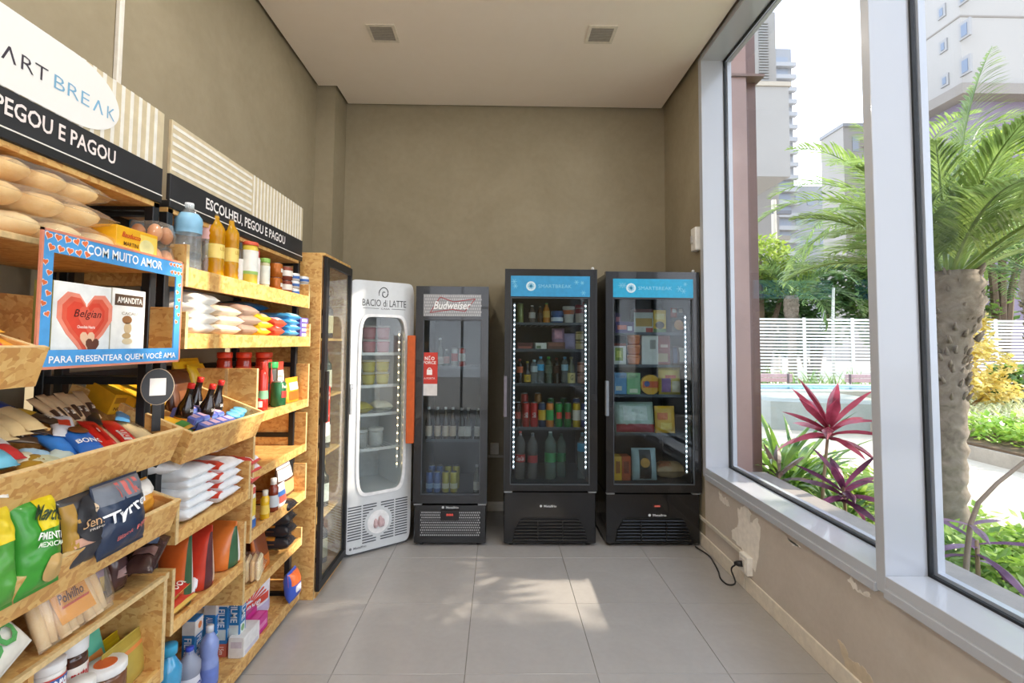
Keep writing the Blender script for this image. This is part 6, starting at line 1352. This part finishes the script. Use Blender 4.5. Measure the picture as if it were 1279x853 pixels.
# leafy ground cover (uncountable)
def leaves(n, sampler, size, mat, name, label, cat, seed=1, up=.6):
    r = random.Random(seed); m = MB()
    for k in range(n):
        p = Vr(sampler(r)); s = size*r.uniform(.6, 1.3); a = r.uniform(0, 2*PI); e = r.uniform(-.5, .9); d = Vr((math.cos(a)*math.cos(e), math.sin(a)*math.cos(e), math.sin(e)))
        sd_ = d.cross(Vr((r.uniform(-.5, .5), r.uniform(-.5, .5), 1))).normalized()
        m.add([p, p+d*s*.5+sd_*s*.28, p+d*s, p+d*s*.5-sd_*s*.28], [(0, 1, 2, 3)])
    o = m.build(name, mat); o['label'] = label; o['category'] = cat; o['kind'] = 'stuff'; return o
def in_poly(x, y, P):
    c = False; j = len(P)-1
    for i in range(len(P)):
        if (P[i][1] > y) != (P[j][1] > y) and x < (P[j][0]-P[i][0])*(y-P[i][1])/(P[j][1]-P[i][1])+P[i][0]: c = not c
        j = i
    return c
def bed_s(y0, y1, x0=1.9, x1=3.9, h=.3):
    def f(r):
        while True:
            x, y = r.uniform(x0, x1), r.uniform(y0, y1)
            if in_poly(x, y, bed) and (x-3.1)**2+(y-3.4)**2 > .03: break
        return x, y, .05+h*abs(math.sin(x*5.1)*math.cos(y*4.3))*.5+r.uniform(0, h*.7)
    return f
leaves(9000, bed_s(.6, 3.3, h=.30), .085, leafmat('6a9a34', 'a8c858', .4, .4), 'ground_cover', 'dense bright green leafy ground cover under the palm', 'ground cover', 2)
leaves(6000, bed_s(3.0, 6.8, h=.2), .085, leafmat('6f9a3c', 'b8cc70', .4, .4), 'ground_cover', 'green ground cover between the cordylines and the path', 'ground cover', 3)
# path-side planter with kerb, striped grass and yellow shrub
KERB = plaster_mat('kerb_concrete', '8f8678', 'a89e8e', scale=4)
pl = [(6.3, 5.2), (7.2, 4.6), (14, 4.6), (14, 10.4), (7.0, 10.4), (6.4, 8.4)]
struct(MB().prism(pl, -.02, .16, 'z').build('planter_kerb', KERB)); struct(MB().prism([(p[0]*.97+.25, p[1]*.97+.2) for p in pl], .15, .19, 'z').build('planter_soil', SOIL))
leaves(6500, lambda r: (r.uniform(6.6, 10.5), r.uniform(5.0, 7.4), .2+r.uniform(0, .25)), .11, leafmat('7aa83c', 'b4d060', .4, .4), 'ground_cover', 'bright green border plants along the planter kerb', 'ground cover', 4)
g = random.Random(6); m = MB()
for k in range(1500): ribbon(m, (g.uniform(7.0, 12), g.uniform(7.2, 9.6), .2), g.uniform(0, 6.3), g.uniform(.7, 1.4), g.uniform(.35, .65), .03, 1.3, 3)
o = m.build('striped_grass', leafmat('b8c48a', 'e8ecd0', .4, .4)); o['label'] = 'pale striped grass in the planter under the yellow shrub'; o['category'] = 'grass'; o['kind'] = 'stuff'
YEL = leafmat('e0c860', 'f6ecae', .35, .45)
def shrub(label, base, spots, n, size, mat, seed, group=None, name='shrub', cat='shrub', stem='8a6a3a', sr=.03):
    r = random.Random(seed); t = thing(name, label, cat, base, 0, group); m = MB()
    for q in range(n):
        c, rad = spots[q % len(spots)]; 
        while True:
            v = Vr((r.uniform(-1, 1), r.uniform(-1, 1), r.uniform(-1, 1)))
            if .2 < v.length < 1: break
        v = v.normalized()*(v.length**.5); p = Vr(c)+Vr((v.x*rad[0], v.y*rad[1], v.z*rad[2])); s = size*r.uniform(.6, 1.3)
        a = r.uniform(0, 6.28); e = r.uniform(-.9, .7); d = Vr((math.cos(a)*math.cos(e), math.sin(a)*math.cos(e), math.sin(e))); sd_ = d.cross(Vr((r.uniform(-.6, .6), r.uniform(-.6, .6), 1))).normalized()
        m.add([p, p+d*s*.5+sd_*s*.26, p+d*s, p+d*s*.5-sd_*s*.26], [(0, 1, 2, 3)])
    m.build('foliage', mat, t)
    k = MB()
    for c, rad in spots: k.tube([(0, 0, 0), (c[0]*.4, c[1]*.4, c[2]*.55), c], [sr*1.3, sr, sr*.4], 6)
    k.build('stems', paint(stem, .9), t); return t
shrub('large pale yellow shrub behind the thick palm trunk', (8.2, 8.6, .18), [((.3, .2, 1.75), (.35, .3, .2)), ((-.0, 0, 1.35), (.5, .4, .28)), ((.4, .1, 1.0), (.6, .4, .32)), ((-.1, 0, .65), (.5, .4, .25)), ((.55, 0, .55), (.4, .4, .2))], 2600, .13, YEL, 31)
shrub('smaller pale yellow shrub left of the thick palm trunk', (7.35, 9.0, .18), [((0, 0, 1.45), (.3, .3, .3)), ((.05, 0, .95), (.25, .25, .15))], 700, .12, YEL, 32)
shrub('green reed like shrub by the pool at the picture edge', (10.4, 9.9, .18), [((0, 0, .5), (.4, .3, .45))], 700, .2, leafmat('4f7a34', '86a850', .4, .35), 33)
# pool with raised concrete edge
pw = struct(MB().prism([(4.9, 8.8), (7.2, 8.2), (7.2, 11.6), (4.9, 11.6)], -.02, .48, 'z').build('pool_wall', plaster_mat('pool_concrete', '8f958f', 'a4a9a2', scale=2)))
m_, t_, n_, l_ = new_mat('pool_water'); b_ = n_['Principled BSDF']; b_.inputs['Base Color'].default_value = lin('3f9ab0'); b_.inputs['Roughness'].default_value = .08
struct(B(5.5, 16, 10.6, 11.9, .40, .50).build('pool_water', m_)); struct(B(5.3, 16, 10.4, 10.6, -.02, .53, .01).build('pool_edge', paint('c9ccc8', .6))); struct(B(5.3, 16, 11.9, 12.1, -.02, .53, .01).build('pool_edge', paint('c9ccc8', .6)))
# benches by the fence
WOOD = plaster_mat('bench_wood', 'a5683c', 'bf8250', rough=.5, scale=9); WOODP = plaster_mat('weathered_wood', 'b09aa0', 'c6b2b4', rough=.6, scale=9)
for k, (x0, x1, lab) in enumerate(((6.55, 7.75, 'wooden bench with pale backrest left in front of the slatted fence'), (9.15, 10.4, 'wooden bench with pale backrest by the mullion edge of the pane'))):
    t = thing('garden_bench', lab, 'bench', ((x0+x1)/2, 12.6, -.02), 0, 'garden benches'); w_ = x1-x0
    for j in range(3): B(-w_/2, w_/2, -.2+.14*j, -.08+.14*j, .40, .44, .006).build('seat_board', WOOD, t)
    for j in range(2): B(-w_/2, w_/2, .24, .27, .54+.11*j, .64+.11*j, .006).build('back_board', WOODP, t)
    for sx in (-1, 1): MB().box(sx*w_*.4-.03, sx*w_*.4+.03, -.18, .24, 0, .40).box(sx*w_*.4-.025, sx*w_*.4+.025, .22, .24, .4, .75).build('leg', paint('6a6468', .6), t)
t = thing('timber_edge', 'long orange timber edging board below the fence', 'timber', (9.5, 12.35, -.02)); B(-3.4, 4, -.06, .06, .30, .42, .01).build('board', WOOD, t)
for k in range(6): B(-3.2+1.3*k, -3.1+1.3*k, -.04, .04, 0, .30).build('support', paint('5a4a40', .8), t)
# slatted fence
t = thing('slatted_fence', 'white horizontal slat fence behind the pool garden', 'fence', (11.3, 14.0, -.02))
FW_ = paint('e9e8e4', .5)
sl = B(-5.3, 8, -.015, .015, -.028, .028).mesh('slat', FW_)
for k in range(23): o = mk('slat', sl, t); o.location = (0, 0, .19+.0935*k)
po = B(-.04, .04, -.05, -.016, .02, 2.30).mesh('post', FW_)
for k in range(9): o = mk('post', po, t); o.location = (-3.9+1.40*k, 0, 0)
# young green plants in front of the fence
for k in range(14):
    x = 6.3+k*.42; tt = thing('garden_shoots', 'thin green leafy shoots at the fence, number %s from the left' % ('one two three four five six seven eight nine ten eleven twelve thirteen fourteen'.split()[k]), 'plant', (x, 13.3, -.02), 0, 'green shoots at the fence'); m = MB()
    for j in range(26): ribbon(m, (rg.uniform(-.2, .2), rg.uniform(-.1, .1), 0), rg.uniform(0, 6.28), rg.uniform(1.1, 1.55), rg.uniform(.4, 1.1), .04, .8, 3)
    m.build('blades', leafmat('6f9a4a', 'a4c080', .45, .35), tt)
# trees behind the fence
T1, T2, T3 = leafmat('2f4a26', '55773a', .5, .3), leafmat('4a6a2c', '7f9c48', .5, .35), leafmat('7f9a3c', 'b8c860', .5, .4)
def tree(label, base, spots, n, size, mat, seed): return shrub(label, base, spots, n, size, mat, seed, 'trees behind the fence', 'garden_tree', 'tree', '5a4a38', .1)
tree('dark tree behind the fence at the left of the far pane', (8.6, 16.5, 0), [((0, 0, 3.0), (1.5, 1.2, 1.1)), ((.6, 0, 2.0), (1.4, 1, .9)), ((-.8, 0, 1.9), (1.2, 1, .9))], 3800, .26, T1, 41)
tree('yellow green topped tree next to the brown pillar', (8.4, 15.5, 0), [((0, 0, 4.3), (.9, .8, .7)), ((.8, 0, 3.6), (.9, .8, .6))], 1800, .22, T3, 42)
tree('dark tree behind the fence in the middle of the far pane', (11.0, 17.0, 0), [((0, 0, 2.6), (1.6, 1.2, 1.2)), ((.9, 0, 3.6), (1.3, 1, .9)), ((-1, 0, 2.2), (1.2, 1, 1.0))], 3800, .26, T1, 43)
tree('mid green tree behind the mullion', (13.5, 16.5, 0), [((0, 0, 3.2), (1.7, 1.4, 1.3)), ((.6, 0, 2.0), (1.6, 1.2, 1.0))], 3200, .26, T2, 44)
tree('leafy tree behind the palm crown in the near pane', (14.4, 15.9, 0), [((0, 0, 6.6), (1.5, 1.3, 1.3)), ((-.9, 0, 4.6), (1.8, 1.3, 1.5)), ((1.5, 0, 4.4), (1.8, 1.3, 1.6)), ((0, 0, 2.6), (2.3, 1.3, 1.2))], 6500, .26, T2, 45)
tree('tall light green tree reaching up before the right building', (15.6, 15.0, 0), [((.4, 0, 7.6), (1.2, 1, .8)), ((-.4, 0, 6.6), (1.4, 1.1, .9)), ((.9, 0, 5.4), (1.3, 1, 1.0))], 3000, .22, T3, 46)
tree('broad leafy tree in the garden to the right of the near window', (7.4, .2, 0), [((0, 0, 6.6), (1.4, 1.5, 1.3)), ((-.2, -.9, 5.0), (1.4, 1.5, 1.2)), ((.1, 1.7, 5.4), (1.3, .95, 1.1)), ((.1, 1.6, 4.0), (1.3, 1.05, 1.1)), ((0, .3, 3.6), (1.4, 1.7, .9))], 16000, .24, T2, 47)  # out of view, added to block and dapple the sun indoors
# white post by the fence and utility pole
tag(MB().tube([(9.85, 14.3, 0), (9.9, 14.35, 2.2), (9.98, 14.4, 3.2)], [.05, .045, .04], 8).build('white_post', paint('dcdcd8', .5)), 'slim white leaning post behind the fence', 'post')
t = thing('utility_pole', 'utility pole with cross arm in front of the pale towers', 'pole', (11.55, 20.2, -.02))
MB().tube([(0, 0, 0), (0, 0, 7.6)], [.14, .1], 8).build('pole', paint('b5ada0', .8), t); B(-1.2, .65, -.06, .06, 5.9, 6.08).build('cross_arm', paint('8f877c', .8), t); B(-.1, .7, -.08, .08, 7.0, 7.15).build('bracket', paint('6a6a70', .7), t)
MB().tube([(-.9, 0, 5.3), (-.1, 0, 6.0)], .04, 6).build('brace', paint('8f877c', .8), t)
# buildings
WB = paint('92908c', .8, var=.03, scale=.3); WB2 = paint('898c90', .8, var=.03, scale=.3); WIN = paint('5f6d80', .3); LEDG = paint('7a756f', .8); PURP = paint('72697a', .8)
bx0, by0 = 21.6, 22.0
t = thing('apartment_building', 'large pale apartment building with small windows at the right', 'building', (30, 32, -.02))
B(bx0-30, 12, by0-32, -4, 13.6, 46).build('upper_wall', WB, t); B(bx0-30+.5, 12, by0-32+.5, -4, 0, 13.2).build('podium_wall', PURP, t)
B(bx0-30-.25, 12.2, by0-32-.25, -3.8, 13.2, 13.7).build('ledge', LEDG, t)
for z in (17.0, 20.1, 23.2, 26.3, 29.4): B(bx0-30-.03, 12, by0-32-.03, -4, z, z+.08).build('floor_line', LEDG, t)
for px0, px1, py0, py1 in ((1172, 1182, 10, 26), (1174, 1184, 53, 68), (1176, 1186, 96, 110), (1199, 1213, 28, 53), (1200, 1214, 72, 98), (1170, 1181, -32, -16), (1198, 1212, -16, 10)):
    a = at(px0, (py0+py1)/2, x=bx0); b = at(px1, (py0+py1)/2, x=bx0); h_ = (py1-py0)*.35/611*a.y
    f_ = B(bx0-30-.06, bx0-30+.05, min(a.y, b.y)-32, max(a.y, b.y)-32, a.z-h_-.1, a.z+h_+.1).build('window', paint('868686', .6), t)
    B(bx0-30-.08, bx0-30, min(a.y, b.y)-32+.12, max(a.y, b.y)-32-.12, a.z-h_, a.z+h_*.8).build('pane', WIN, f_)
def block(label, px0, px1, pyt, y, depth, mat, zb=0, cat='building'):
    a, b = at(px0, pyt, y=y), at(px1, pyt, y=y); t = thing('background_building', label, cat, ((a.x+b.x)/2, y+depth/2, -.02)); w = b.x-a.x
    B(-w/2, w/2, -depth/2, depth/2, zb, a.z).build('wall', mat, t); return t, w, a.z
t, w_, zt = block('narrow white building with a column of louvres beside the pillar', 930, 968, 14, 32, 6, WB)
for k in range(26): B(-w_/2+.9, w_/2-.55, -3.12, -3.0, zt-.9-k*.19*1.0, zt-.8-k*.19).build('louvre', paint('8a8a88', .6), t)
a_, b_ = at(930, 107, y=27), at(985, 107, y=27); ox, oy = t.location.x, t.location.y
jb = B(a_.x-ox, b_.x-ox, 27-oy, 32.1-oy, 11.0, a_.z).build('jutting_block', WB, t); B(a_.x-ox-.1, b_.x-ox+.1, 26.9-oy, 32-oy, a_.z, a_.z+.25).build('coping', paint('a69e90', .8), jb)
t, w_, zt = block('tall pale tower with balconies behind the louvre building', 940, 988, 60, 58, 8, WB2)
for k in range(30):
    z = zt-2.5-k*1.55
    if z < 4: break
    B(-w_/2-.1, w_/2+.25, -4.6, -4, z, z+.5).build('balcony', paint('9a9c9e', .8), t); B(-w_/2+.6, w_/2-.5, -4.06, -3.9, z+.55, z+1.4).build('window', paint('7f8894', .5), t)
t, w_, zt = block('stepped white building at the right of the far pane', 1053, 1125, 158, 42, 3, WB)
for k in range(4):
    for j in range(4): B(-w_/2+.8+1.0*k, -w_/2+1.3+1.0*k, -1.55, -1.45, zt-2.2-2.4*j, zt-.9-2.4*j).build('window', paint('8a929e', .5), t)
B(-w_/2-.1, w_/2, -1.65, 1.6, zt, zt+.3).build('parapet', WB2, t)
t, w_, zt = block('low white building behind the palm fronds', 985, 1062, 232, 60, 4, WB2)
for k in range(5):
    for j in range(3): B(-w_/2+.8+1.5*k, -w_/2+1.6+1.5*k, -2.05, -1.95, zt-2.4-2.6*j, zt-1.2-2.6*j).build('window', paint('808a96', .5), t)
